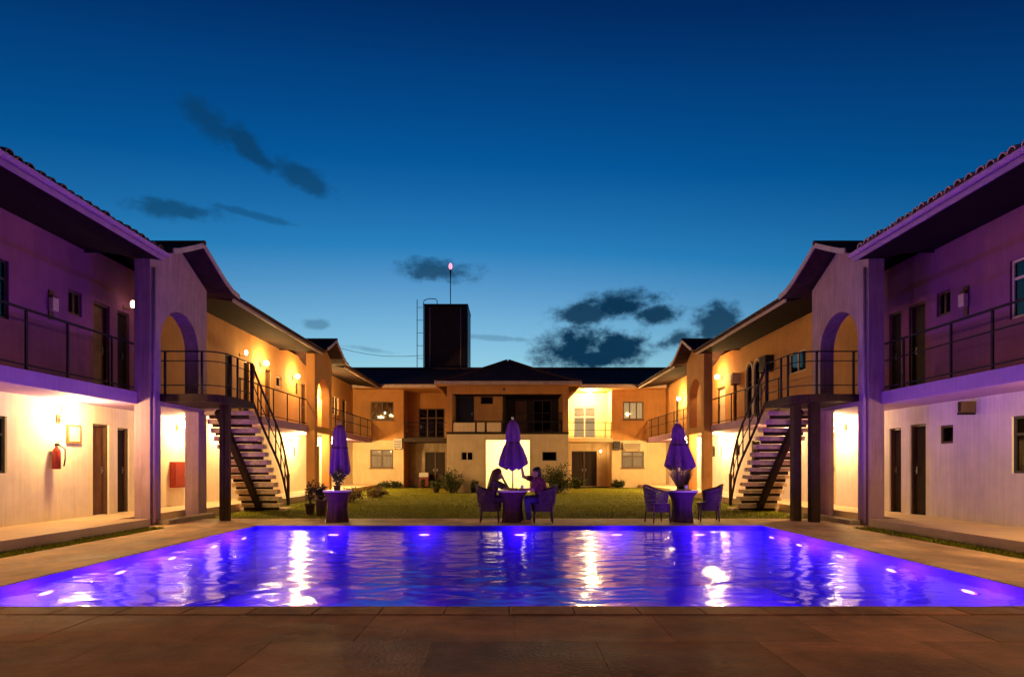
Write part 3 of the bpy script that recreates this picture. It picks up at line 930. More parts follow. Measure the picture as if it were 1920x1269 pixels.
# ------------------------------------------------------------------ back building
def back_building():
    B = thing('hotel_back_range', (0, 38, 0), 'two storey back range with dark long roof and balcony recesses beside the centre house', 'building')
    F = Frame('back', YB)
    YR = 37.2                                             # back of the recesses
    FRc = Frame('back', YR)
    rec = ((-6.4, -3.6), (3.4, 6.2))
    # corner bays
    for s, (u0, u1) in ((-1, (-9.47, -6.4)), (1, (6.2, 9.47))):
        if s < 0:
            lowin = (-8.42, -7.03, 1.2, 2.3); upwin = (-8.4, -7.0, 4.1, 5.2)
        else:
            lowin = (6.78, 8.15, 1.2, 2.2); upwin = (6.88, 8.12, 4.12, 5.2)
        wall_panel(MB(), F, u0, u1, 0, 2.86, [lowin], -.28, 0).build('wall', 'plaster_warm', B)
        wall_panel(MB(), F, u0, u1, 2.86, 6.2, [upwin], -.28, 0).build('wall', 'plaster_ochre', B)
        add_window(F, B, *lowin, frame='frame_brown', back='window_dim', mull=1, trans=True, sill='frame_brown', thick=.08)
        add_window(F, B, *upwin, frame='frame_brown', back='curtain_dark' if s < 0 else 'window_glow', mull=1 if s < 0 else 2, thick=.07, sill='frame_brown')
        # return walls into the recess
        ue = u1 if s < 0 else u0
        MB().box((ue - s * .002, YB + .281, 0), (ue + s * .2, YR + .3, 6.15)).build('return_wall', 'plaster_ochre' if s < 0 else 'plaster_warm', B)
    # recesses
    for (u0, u1), s in zip(rec, (-1, 1)):
        door = (-5.35, -4.05, .02, 2.2) if s < 0 else (3.95, 5.55, .02, 2.25)
        win = (-5.75, -4.1, 3.05, 4.95) if s < 0 else (4.05, 5.5, 3.05, 5.05)
        wall_panel(MB(), FRc, u0, u1, 0, 2.86, [door], -.25, 0).build('wall', 'plaster_stone' if s < 0 else 'plaster_warm', B)
        wall_panel(MB(), FRc, u0, u1, 2.86, 6.2, [win], -.25, 0).build('wall', 'plaster_ochre' if s < 0 else 'plaster_warm', B)
        mid = (door[0] + door[1]) / 2
        add_door(FRc, B, door[0], mid, door[2], door[3], leaf='door_dark', hinge=1)
        add_door(FRc, B, mid, door[1], door[2], door[3], leaf='door_dark', hinge=-1)
        add_window(FRc, B, *win, frame='frame_brown' if s < 0 else 'frame_cream', back='curtain_dark' if s < 0 else 'window_glow', mull=2 if s < 0 else 1, trans=True, thick=.07)
        MB().box((u0 + .005, YB - .35, 2.75), (u1 - .005, YR - .003, 2.98)).build('balcony_slab', 'door_dark' if s < 0 else 'plaster_warm', B)
        FF = Frame('back', YB - .3)
        if s < 0:
            railing(FF, B, u0 + .05, u1 - .05, 0, 2.98, [u0 + .1, u1 - .1], bars=False, h=.95, rails=(.7, .4), thick=.02)
        else:
            railing(FF, B, u0 + .05, u1 - .05, 0, 2.98, [u0 + .1, 5.75, u1 - .1], bars=False, h=.95, rails=(.5,), thick=.015)
    # low parapet infill on the bright recess
    # roof
    rb = MB()
    n = 2
    ye, yr = 34.75, 40.2
    ze, zr = 6.12, 7.95
    rb.prism([(-13, ye, ze), (-13, yr, zr), (-13, yr, zr - .12), (-13, ye, ze - .12)], (26, 0, 0))
    rb.prism([(-13, yr, zr), (-13, 45.6, ze), (-13, 45.6, ze - .12), (-13, yr, zr - .12)], (26, 0, 0))
    rf = rb.build('roof', 'roof_tile', B)
    attach(MB().tube([(-13, yr, zr + .02), (13, yr, zr + .02)], .09, 8).build('ridge_tile', 'roof_tile'), rf)
    attach(MB().box((-9.3, ye - .03, ze - .17), (9.3, ye - .001, ze + .02)).build('fascia', 'fascia'), rf)
    attach(MB().box((-9.3, ye, ze - .2), (9.3, YR, ze - .17)).build('soffit', 'plaster_ochre'), rf)
    MB().box((-13, 45.2, 0), (13, 45.4, 6.05)).build('outer_wall', 'plaster_ochre', B)
    return B


BB = back_building()


def centre_house():
    Y0 = 29.3
    B = thing('centre_house', (0, 31, 0), 'projecting centre house with pyramid hip roof and a brightly lit doorway', 'building')
    F = Frame('back', Y0)
    u0, u1 = -3.12, 2.95
    door = (-1.17, 1.02, -.01, 2.62)
    w1 = (-2.42, -1.8, 1.58, 2.04); w2 = (1.65, 2.36, 1.58, 2.02)
    wall_panel(MB(), F, u0, u1, 0, 2.9, [door, w1, w2], -.3, 0).build('wall', 'plaster_warm', B)
    add_window(F, B, *w1, frame='frame_cream', back='curtain_dark', mull=1, thick=.05)
    add_window(F, B, *w2, frame='frame_black', back='curtain_dark', mull=0, thick=.05)
    # upper loggia: piers, header, back walls
    wall_panel(MB(), F, u0, u1, 2.9, 5.5, [(-2.86, 2.68, 3.0, 4.92)], -.3, 0).build('wall', 'plaster_ochre', B)
    FB = Frame('back', Y0 + 1.35)
    d1 = (-2.8, -1.85, 3.0, 4.95); w3 = (-1.5, -.85, 4.55, 4.93)
    wall_panel(MB(), FB, u0 + .25, -.35, 2.9, 5.4, [d1, w3], -.2, 0).build('wall', 'plaster_ochre', B)
    add_door(FB, B, *d1, leaf='frame_black', frame='frame_black')
    add_window(FB, B, *w3, frame='frame_black', back='curtain_dark', mull=0)
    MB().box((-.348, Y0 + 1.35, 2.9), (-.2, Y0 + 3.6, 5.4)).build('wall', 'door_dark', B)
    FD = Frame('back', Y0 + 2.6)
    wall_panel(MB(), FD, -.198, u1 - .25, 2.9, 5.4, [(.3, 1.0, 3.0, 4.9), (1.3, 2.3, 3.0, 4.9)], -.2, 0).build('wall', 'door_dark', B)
    add_door(FD, B, .3, 1.0, 3.0, 4.9, leaf='door_brown', frame='door_dark')
    add_window(FD, B, 1.3, 2.3, 3.0, 4.9, frame='frame_brown', back='curtain_dark', mull=1)
    F.box(MB(), u0 + .01, u1 - .01, -4, -.301, 2.82, 2.98).build('balcony_floor', 'plaster_stone', B)
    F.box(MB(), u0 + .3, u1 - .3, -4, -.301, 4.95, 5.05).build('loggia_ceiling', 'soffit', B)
    F.box(MB(), u0 - .02, u1 + .02, .002, .05, 2.9, 3.01).build('slab_edge', 'door_dark', B)
    # side walls and rear
    for x, xx in ((u0, u0 + .28), (u1 - .28, u1)):
        MB().box((x, Y0 + .302, 0), (xx, 36.9, 5.45)).build('side_wall', 'plaster_ochre', B)
    # balcony front: pale infill panels under a dark rail
    for a, b in ((-2.8, -1.72), (-1.62, -1.24), (-1.12, -.42)):
        F.box(MB(), a, b, -.09, -.05, 3.03, 3.48).build('infill_panel', 'plaster_warm', B)
    railing(F, B, -2.85, 2.67, -.12, 2.99, [-2.82, -1.67, -1.18, -.38, .9, 2.2, 2.64], bars=False, h=.58, rails=(), thick=.03)
    railing(F, B, -.36, 2.67, -.2, 2.99, [-.33, 2.6], bars=True, h=1.0, rails=(.5,), thick=.02)
    # hip roof
    ex0, ex1, ey, ez = -3.62, 3.5, 28.6, 5.42
    px_, py_, pz_ = -.08, 32.4, 7.1
    rb = MB()
    prof = lambda t: t ** 1.12
    K = 6
    def ring(t):
        q = prof(t)
        return [(ex0 + (px_ - .06 - ex0) * t, ey + (py_ - ey) * t, ez + (pz_ - ez) * q), (ex1 + (px_ + .06 - ex1) * t, ey + (py_ - ey) * t, ez + (pz_ - ez) * q),
                (ex1 + (px_ + .06 - ex1) * t, 38, ez + (pz_ - ez) * q), (ex0 + (px_ - .06 - ex0) * t, 38, ez + (pz_ - ez) * q)]
    for k in range(K):
        a, b = ring(k / K), ring((k + 1) / K)
        rb.poly([a[0], a[1], b[1], b[0]]); rb.poly([a[1], a[2], b[2], b[1]]); rb.poly([a[3], a[0], b[0], b[3]])
    e = ring(1); rb.poly(e)
    rf = rb.build('hip_roof', 'roof_tile', B)
    for i, j in ((0, 0), (1, 1)):
        attach(MB().tube([Vector(ring(k / K)[i]) + Vector((0, 0, .03)) for k in range(K + 1)], .07, 8).build('hip_tile', 'roof_tile'), rf)
    fb = MB()
    fb.box((ex0, ey - .04, ez - .14), (ex1, ey - .001, ez + .03)); fb.box((ex0 - .04, ey - .04, ez - .14), (ex0 - .001, 36, ez + .03)); fb.box((ex1 + .001, ey - .04, ez - .14), (ex1 + .04, 36, ez + .03))
    attach(fb.build('fascia', 'fascia'), rf)
    attach(MB().box((ex0 + .001, ey + .001, ez - .1), (ex1 - .001, Y0 + .25, ez - .07)).build('soffit', 'plaster_ochre'), rf)
    F.box(MB(), -.32, -.2, .002, .03, 5.08, 5.2).build('vent', 'frame_brown', B)
    # lit room behind the doorway
    rm = MB()
    X0, X1, Ya, Yb2 = -1.9, 1.75, Y0 + .302, Y0 + 4.2
    rm.poly([(X0, Yb2, 0), (X1, Yb2, 0), (X1, Yb2, 2.8), (X0, Yb2, 2.8)])
    rm.poly([(X0, Ya, 0), (X0, Yb2, 0), (X0, Yb2, 2.8), (X0, Ya, 2.8)]); rm.poly([(X1, Ya, 0), (X1, Yb2, 0), (X1, Yb2, 2.8), (X1, Ya, 2.8)])
    rm.poly([(X0, Ya, 2.8), (X1, Ya, 2.8), (X1, Yb2, 2.8), (X0, Yb2, 2.8)]); rm.poly([(X0, Ya, .01), (X1, Ya, .01), (X1, Yb2, .01), (X0, Yb2, .01)])
    rm.build('lit_room', 'room_white', B)
    fr = MB()
    F.box(fr, door[0] - .06, door[0] - .002, .002, .04, 0, door[3] + .06); F.box(fr, door[1] + .002, door[1] + .06, .002, .04, 0, door[3] + .06)
    F.box(fr, door[0] - .002, door[1] + .002, .002, .04, door[3] + .002, door[3] + .06)
    fr.build('door_frame', 'frame_cream', B)
    return B


CH = centre_house()


def tower():
    Y = 41.0
    k = Y / 1100
    x0, x1 = (795 - 955) * k, (877 - 955) * k
    zt = CAMZ + (872 - 570) * k
    T = thing('water_tower', ((x0 + x1) / 2, Y + 1.5, 0), 'tall dark square water tower rising behind the back roof', 'tower')
    MB().box((x0 + .12, Y + .08, 0), (x1 - .12, Y + 3, zt - .12)).build('shaft', 'tower_paint', T)
    for a, b in ((x0, x0 + .34), (x1 - .42, x1)):
        MB().box((a, Y, 0), (b, Y + 3.06, zt - .1)).build('corner_pier', 'frame_black', T)
    MB().box((x0 - .02, Y - .04, zt - .1), (x1 + .02, Y + 3.1, zt)).build('cap', 'frame_black', T)
    for c in (x0 + .4, x1 - .5): MB().tube([(c, Y + .03, 5), (c, Y + .03, zt - .2)], .035, 6).build('conduit', 'fascia', T)
    # caged ladder
    lx0, lx1 = (780 - 955) * k, (792 - 955) * k
    for x, zz in ((lx0, zt + .45), (lx1, zt + .2)): MB().tube([(x, Y + .5, 6), (x, Y + .5, zz)], .028, 6).build('ladder_rail', 'steel', T)
    z = 6.2
    while z < zt:
        MB().tube([(lx0, Y + .5, z), (lx1, Y + .5, z)], .016, 6).build('rung', 'steel', T); z += .9
    hx = (818 - 955) * k
    MB().tube([(lx1, Y + .5, zt + .15), (lx1 + .05, Y + .5, zt + .4), (lx1 + .4, Y + .5, zt + .52), (hx - .1, Y + .5, zt + .5), (hx, Y + .5, zt + .38), (hx, Y + .5, zt)], .03, 6).build('grab_rail', 'steel', T, True)
    # beacon on its mast
    bx = (842 - 955) * k; bz = CAMZ + (872 - 490) * k
    Bc = thing('mast_beacon', (bx, Y + 1, zt), 'glowing pink beacon lamp on a thin mast on top of the water tower', 'lamp')
    MB().tube([(bx, Y + 1, zt), (bx, Y + 1, bz - .9), (bx, Y + 1, bz - .25)], [.03, .035, .06], 8).build('mast', 'frame_brown', Bc)
    MB().lathe([(.04, -.22), (.11, -.16), (.13, 0), (.11, .12), (.05, .2)], 12, (bx, Y + 1, bz)).build('lantern', 'lamp_beacon', Bc, True)
    for q in range(4):
        a = q * math.pi / 2
        MB().bar((bx + .16 * math.cos(a), Y + 1 + .16 * math.sin(a), bz - .3), (bx + .16 * math.cos(a), Y + 1 + .16 * math.sin(a), bz + .22), .02).build('guard', 'red_paint', Bc)
    light_point('beacon_light', (bx, Y + 1, bz + .5), 8, (1, .4, .6), Bc)
    # overhead cable
    pts = []
    for i in range(9):
        t = i / 8
        pts.append((-12.5 + (x0 + 12.5) * t, 41.2, CAMZ + (225 - 18 * t) * k - .35 * math.sin(math.pi * t)))
    tag(MB().tube(pts, .015, 5).build('overhead_cable', 'frame_black'), 'thin dark cable strung in the sky left of the water tower', 'cable')


tower()

# ------------------------------------------------------------------ wall lamps
def wall_lamp(F, u, z, d, label, power, col=WARM, small=False, ex=None):
    base = F.p(u, d, z)
    T = thing('wall_lamp', base, label, 'lamp', 'wall lamps of the courtyard')
    k = .6 if small else 1
    F.box(MB(), u - .05 * k, u + .05 * k, d + .002, d + .025, z - .09 * k, z + .09 * k).build('back_plate', 'brass', T)
    MB().tube([F.p(u, d + .025, z - .02), F.p(u, d + .14, z - .06), F.p(u, d + .22, z - .01)], .012, 6).build('arm', 'brass', T, True)
    c = F.p(u, d + .23, z + .05)
    MB().lathe([(.03 * k, -.06), (.075 * k, -.04), (.095 * k, .03), (.08 * k, .09), (.03 * k, .12)], 14, c).build('glass_shade', 'lamp_warm' if not small else 'lamp_soft', T, True)
    light_point('bulb_light', F.p(u, d + .42, z + .06), power, col, T, .08)
    return T


# ------------------------------------------------------------------ pool lamps
def pool_lamp(loc, direction, label, power, visible=True):
    T = thing('pool_lamp', loc, label, 'lamp', 'underwater lamps of the pool')
    dv = Vector(direction)
    q = dv.to_track_quat('Z', 'Y')
    def place(mb):
        flat = Vector((1, 1, 1)) + (Vector((2.2, 0, -.45)) if abs(dv.y) > .5 else Vector((0, 2.2, -.45)))  # rim and lens stretched sideways: glare streak put into their shape
        mb.v = [tuple(Vector(a * b for a, b in zip(q @ Vector(v), flat))) for v in mb.v]; return mb
    place(MB().lathe([(.05, 0), (.05, .015), (.036, .02), (.036, 0)], 20, cap=False)).build('rim', 'steel', T, True, local=True)
    place(MB().lathe([(.036, .004), (.033, .02), (.02, .028), (.004, .03)], 20)).build('lens', 'lamp_pool', T, True, local=True)
    l = bpy.data.lights.new('lamp_beam', 'POINT')
    l.energy = power; l.color = VIOLET; l.shadow_soft_size = .1
    o = bpy.data.objects.new('lamp_beam', l); COL.objects.link(o)
    o.parent = T
    o.location = dv * .32
    return T


POOL_W = 125
ORD = ['nearest', 'second nearest', 'third nearest', 'fourth nearest', 'farthest']
for s, ys in ((-1, (7.14, 8.5, 9.8, 11.2, 12.45)), (1, (7.2, 8.66, 10.0, 11.4, 12.6))):
    for i, y in enumerate(ys):
        pool_lamp((s * PX, y, WATER_Z - .13), (-s, 0, 0), 'underwater lamp on the %s side of the pool, %s to the viewer' % ('left' if s < 0 else 'right', ORD[i]), POOL_W)
for x, lb in ((-3.93, 'leftmost'), (-1.9, 'second from left'), (.24, 'middle'), (2.4, 'second from right'), (4.25, 'rightmost')):
    pool_lamp((x, PY1, WATER_Z - .13), (0, -1, 0), 'underwater lamp in the far pool wall, %s of the five' % lb, POOL_W * .5)

# warm lamps
wall_lamp(FL, 12.3, 2.32, 0, 'lit lamp on the pale lower wall above the red fire extinguisher', 230)
wall_lamp(FL, 16.7, 2.42, 0, 'lit lamp in the left ground floor passage behind the portal pier', 330)
wall_lamp(FR, 16.5, 2.42, 0, 'lit lamp in the right ground floor passage behind the portal pier', 380)
wall_lamp(FL, 14.4, 5.22, 0, 'small lit bulb above the violet upper doors on the left', 1.5, small=True)
wall_lamp(FL, 20.6, 5.22, 0, 'small lit bulb on the upper left wall above the stair landing', 8, small=True)
wall_lamp(FL, 22.3, 5.15, 0, 'bright lamp on the upper left ochre wall, nearer of the two', 240, AMBER)
wall_lamp(FL, 25.6, 5.15, 0, 'bright lamp on the upper left ochre wall, farther of the two', 240, AMBER)
wall_lamp(FL, 19.0, 2.42, 0, 'lamp under the left stair landing', 170)
wall_lamp(FL, 25.4, 2.43, 0, 'lit lamp on the lower left wall right of the stair', 480)
wall_lamp(FL, 30.3, 2.43, 0, 'lit lamp on the lower left wall behind the farther portal', 1200)
wall_lamp(FL, 29.5, 4.7, 0, 'lit lamp on the upper left wall behind the farther arch', 760, AMBER)
wall_lamp(FR, 26.1, 5.2, 0, 'bright lamp on the upper right ochre wall', 240, AMBER)
wall_lamp(FR, 25.6, 2.43, 0, 'lit lamp on the lower right wall left of the stair', 480)
wall_lamp(FR, 19.6, 2.43, 0, 'lamp on the lower right wall behind the stair', 170)
wall_lamp(FR, 30.3, 2.43, 0, 'lit lamp on the lower right wall behind the farther portal', 1200)
wall_lamp(FR, 32.0, 4.9, 0, 'lamp on the upper right wall beyond the farther gable', 380, AMBER)
# unseen lamps added along both near terraces to warm the deck and walls
wall_lamp(FL, 8.2, 2.32, 0, 'added unseen lamp on the left lower wall between terrace doors, near the viewer', 130)
wall_lamp(FR, 8.2, 2.32, 0, 'added unseen lamp on the right lower wall between terrace doors, near the viewer', 240)
wall_lamp(FL, 3.6, 2.32, 0, 'added unseen lamp on the left lower wall at its near end', 330)
wall_lamp(FR, 3.6, 2.32, 0, 'added unseen lamp on the right lower wall at its near end', 330)


def ceiling_lamp(c, label, power, col=WARM, r=.16):
    T = thing('ceiling_lamp', c, label, 'lamp')
    MB().lathe([(.05, 0), (.05, -.03)][::-1], 12, c).build('base', 'brass', T)
    MB().lathe([(.02, -.15), (r * .7, -.13), (r, -.08), (r, -.035)], 18, c).build('glass_shade', 'lamp_room', T, True)
    light_point('bulb_light', (c[0], c[1], c[2] - .3), power, col, T, .12)


ceiling_lamp((0, 31.6, 2.8), 'bright ceiling lamp of the room behind the centre doorway', 330, (1, .74, .32), .3)
ceiling_lamp((4.9, 35.75, 5.91), 'lit lamp under the roof of the bright right balcony recess', 1100)
wall_lamp(Frame('back', 37.2), 5.75, 2.15, 0, 'small lamp beside the dark doors of the right recess', 9, small=True)
ceiling_lamp((-7.55, YB + .12, 4.62), 'small white bulb seen in the upper left back window', .6, WARM, .045)

# ------------------------------------------------------------------ poolside furniture
def parasol(x, y, prof, label, seed, lean=0):
    T = thing('closed_parasol', (x, y, 0), label, 'parasol', 'closed violet parasols')
    ztop = prof[-1][1]
    MB().tube([(x, y, 0), (x, y, ztop + .03)], .02, 8).build('pole', 'steel', T)
    MB().lathe([(.2, 0), (.2, .05), (.06, .08), (.035, .16)], 18, (x, y, .004)).build('base', 'pot_dark', T)
    mb = MB()
    seg = 48
    rnd = random.Random(seed)
    ph = [rnd.uniform(0, 6.28) for _ in range(4)]
    z0, z1 = prof[0][1], prof[-1][1]
    # finer profile
    fine = []
    for (ra, za), (rb_, zb) in zip(prof, prof[1:]):
        for k in range(4): fine.append((ra + (rb_ - ra) * k / 4, za + (zb - za) * k / 4))
    fine.append(prof[-1])
    for r, z in fine:
        t = (z - z0) / (z1 - z0)
        for k in range(seg):
            th = 2 * math.pi * k / seg
            f = 1 + (.20 * (1 - t) + .05) * math.cos(8 * th + ph[0] + .8 * t) + .07 * math.cos(3 * th + ph[1]) + .05 * math.sin(13 * th + ph[2] + 2 * t)
            zz = z + (.05 * math.cos(2 * th + ph[3]) + .03 * math.cos(8 * th + ph[0])) * max(0, 1 - t * 3)
            mb.v.append((x + r * f * math.cos(th) + lean * (1 - t), y + r * f * math.sin(th), zz))
    n = len(fine)
    for i in range(n - 1):
        for k in range(seg):
            k2 = (k + 1) % seg
            mb.f.append((i * seg + k, i * seg + k2, (i + 1) * seg + k2, (i + 1) * seg + k))
    mb.f.append(tuple((n - 1) * seg + k for k in range(seg)))
    mb.build('canopy', 'cloth_violet', T, True)
    zs = z0 + (z1 - z0) * .52
    rs = min((abs(z - zs), r) for r, z in fine)[1]
    MB().lathe([(rs * 1.12, -.02), (rs * 1.14, 0), (rs * 1.12, .02)], 24, (x + lean * .48, y, zs), cap=False).build('strap', 'cloth_purple', T, True)
    MB().ball((x, y, ztop + .05), .03).build('finial', 'steel', T, True)


parasol(-4.12, 14.25, [(.21, 1.16), (.215, 1.22), (.195, 1.5), (.165, 1.85), (.145, 2.1), (.12, 2.25), (.05, 2.33)], 'closed violet parasol above the left table with the planted pot', 3)
parasol(.08, 14.1, [(.27, 1.28), (.30, 1.34), (.28, 1.5), (.22, 1.75), (.15, 1.9), (.165, 1.97), (.16, 2.15), (.12, 2.34), (.04, 2.44)], 'tall closed violet parasol between the two seated people', 5)
parasol(4.08, 14.25, [(.29, 1.28), (.30, 1.34), (.26, 1.55), (.19, 1.85), (.14, 1.98), (.15, 2.05), (.12, 2.25), (.05, 2.36)], 'closed violet parasol above the right table beside wicker chairs', 9, .05)


def table(x, y, label, cloth, r=.33):
    T = thing('draped_table', (x, y, 0), label, 'table', 'draped poolside tables')
    MB().lathe([(r * .98, .722), (r * 1.02, .735), (r * 1.02, .752), (r, .76)], 40, (x, y, 0)).build('tabletop', 'table_white', T)
    prof = [(.255, .005), (.245, .08), (.225, .3), (.235, .48), (.27, .6), (r - .03, .68), (r - .005, .72)]
    fine = []
    for (ra, za), (rb_, zb) in zip(prof, prof[1:]):
        for k in range(3): fine.append((ra + (rb_ - ra) * k / 3, za + (zb - za) * k / 3))
    fine.append(prof[-1])
    mb = MB(); seg = 60
    for ra, z in fine:
        t = 1 - z / .72
        for k in range(seg):
            th = 2 * math.pi * k / seg
            f = 1 + .075 * t * math.cos(11 * th + x) + .04 * t * math.cos(5 * th)
            mb.v.append((x + ra * f * math.cos(th), y + ra * f * math.sin(th), z))
    for i in range(len(fine) - 1):
        for k in range(seg):
            k2 = (k + 1) % seg
            mb.f.append((i * seg + k, i * seg + k2, (i + 1) * seg + k2, (i + 1) * seg + k))
    mb.build('tablecloth', cloth, T, True)


table(-4.1, 14.0, 'small table with dark wine cloth and potted flowers on it', 'cloth_wine')
table(.07, 13.95, 'small table with dark wine cloth between the two seated people', 'cloth_wine', .36)
table(4.12, 14.0, 'small table with purple cloth and wispy grasses on it', 'cloth_purple', .36)


def wicker_chair(x, y, rz, label, m='wicker'):
    """tub chair: woven curved back and arms, seat, four legs; front towards +x"""
    T = thing('wicker_chair', (x, y, 0), label, 'chair', 'wicker chairs round the poolside tables', rz)
    w = .26
    MB().lathe([(.27, .40), (.285, .43), (.27, .46)], 24).build('seat', m, T, local=True)
    path = []
    for k in range(25):
        a = R(70 + 220 * k / 24)
        path.append((a, .42 + .10 * 1, .88 - .18 * abs(k - 12) / 12 * (1 if abs(k - 12) > 5 else abs(k - 12) / 5)))
    def pt(a, t, zt, off=0):
        r = .27 + .05 * t + off
        return (r * math.cos(a), r * math.sin(a), .44 + (zt - .44) * t)
    mb = MB()
    for i, (a, _, zt) in enumerate(path):                      # uprights
        mb.tube([pt(a, t / 4, zt, .004 * (-1) ** i) for t in range(5)], .009, 5)
    for j in range(10):                                         # woven courses
        t = (j + .5) / 10
        mb.tube([pt(a, t, zt, .014 * (-1) ** (i + j)) for i, (a, _, zt) in enumerate(path)], .014, 5)
    mb.build('backrest', m, T, True, local=True)
    MB().tube([pt(a, 1.0, zt) for a, _, zt in path], .026, 8).build('rim', m, T, True, local=True)
    mb = MB()
    for i in range(26):
        a0 = 2 * math.pi * i / 26
        mb.tube([(.275 * math.cos(a0), .275 * math.sin(a0), .42), (.25 * math.cos(a0), .25 * math.sin(a0), .26)], .010, 5)
    for z in (.38, .33, .28): mb.lathe([(.268, z - .018), (.276, z), (.268, z + .018)], 26, cap=False)
    mb.build('apron', m, T, True, local=True)
    for i, j in ((1, 1), (1, -1), (-1, 1), (-1, -1)):
        MB().tube([(.19 * i, .19 * j, .42), (.215 * i, .215 * j, 0)], [.022, .017], 8).build('leg', m, T, True, local=True)


wicker_chair(-.47, 14.02, 0, 'dark wicker chair with the long haired person on it', 'wicker_brown')
wicker_chair(.80, 13.92, math.pi, 'wicker chair under the person in the dark red shirt')
wicker_chair(3.5, 13.85, .25, 'purple wicker tub chair left of the right table')
wicker_chair(4.86, 14.3, math.pi - .2, 'purple wicker tub chair right of the right table')


# ------------------------------------------------------------------ people
def capsules(chains, vox=.014, smooth_it=6):
    mb = MB()
    for pts, rs in chains:
        fp, fr = [], []
        for i in range(len(pts) - 1):
            a, b = Vector(pts[i]), Vector(pts[i + 1])
            n = 3
            for k in range(n): fp.append(a.lerp(b, k / n)); fr.append(rs[i] + (rs[i + 1] - rs[i]) * k / n)
        fp.append(Vector(pts[-1])); fr.append(rs[-1])
        mb.tube(fp, fr, 12)
        for p, r in zip(pts, rs): mb.ball(p, r * .995, 12, 8)
    return mb


def fuse(mb, name, m, T, vox=.013, it=5):
    o = mb.build(name, m, T, True)
    r = o.modifiers.new('remesh', 'REMESH'); r.mode = 'VOXEL'; r.voxel_size = vox; r.use_smooth_shade = True
    s = o.modifiers.new('smooth', 'SMOOTH'); s.iterations = it; s.factor = .5
    return o


def hand(chains, wrist, d, up, curl=.4, k=1.0):
    """palm and five fingers from the wrist along d; up is the back of the hand"""
    w, d, up = Vector(wrist), Vector(d).normalized(), Vector(up).normalized()
    side = d.cross(up).normalized(); up = side.cross(d)
    pc = w + d * .055 * k
    chains.append(([w, w + d * .03 * k, w + d * .085 * k], [.026 * k, .03 * k, .03 * k]))
    for i, l in enumerate((.062, .074, .08, .07)):
        o = w + d * .085 * k + side * (-.03 + .02 * i) * k
        p1 = o + d * l * .5 * k - up * curl * .012
        p2 = p1 + (d * (1 - curl * .5) - up * curl).normalized() * l * .5 * k
        chains.append(([o - d * .03 * k, o, p1, p2], [.011 * k, .0105 * k, .0095 * k, .008 * k]))
    o = w + d * .02 * k - side * .028 * k
    p1 = o - side * .03 * k + d * .03 * k
    chains.append(([o, p1, p1 + d * .03 * k - side * .004 * k], [.0125 * k, .0115 * k, .009 * k]))


def head(chains, c, face, r=.092):
    c, f = Vector(c), Vector(face).normalized()
    up = Vector((0, 0, 1)); side = f.cross(up).normalized()
    chains.append(([c + up * .03 - f * .012, c + f * .012 - up * .02, c + f * .035 - up * .085], [r, r * .93, r * .52]))
    chains.append(([c + f * (r + .0) + up * .012, c + f * (r + .022) - up * .022], [.010, .015]))      # nose
    chains.append(([c + f * (r - .004) - up * .062 - side * .018, c + f * (r - .004) - up * .062 + side * .018], [.011, .011]))   # lips
    for q in (-1, 1): chains.append(([c + side * q * (r * .92) + up * .015 - f * .01, c + side * q * (r * .95) - up * .025 - f * .006], [.014, .011]))
    return [c + f * (r * .9) + side * q * .033 + up * .014 for q in (-1, 1)]


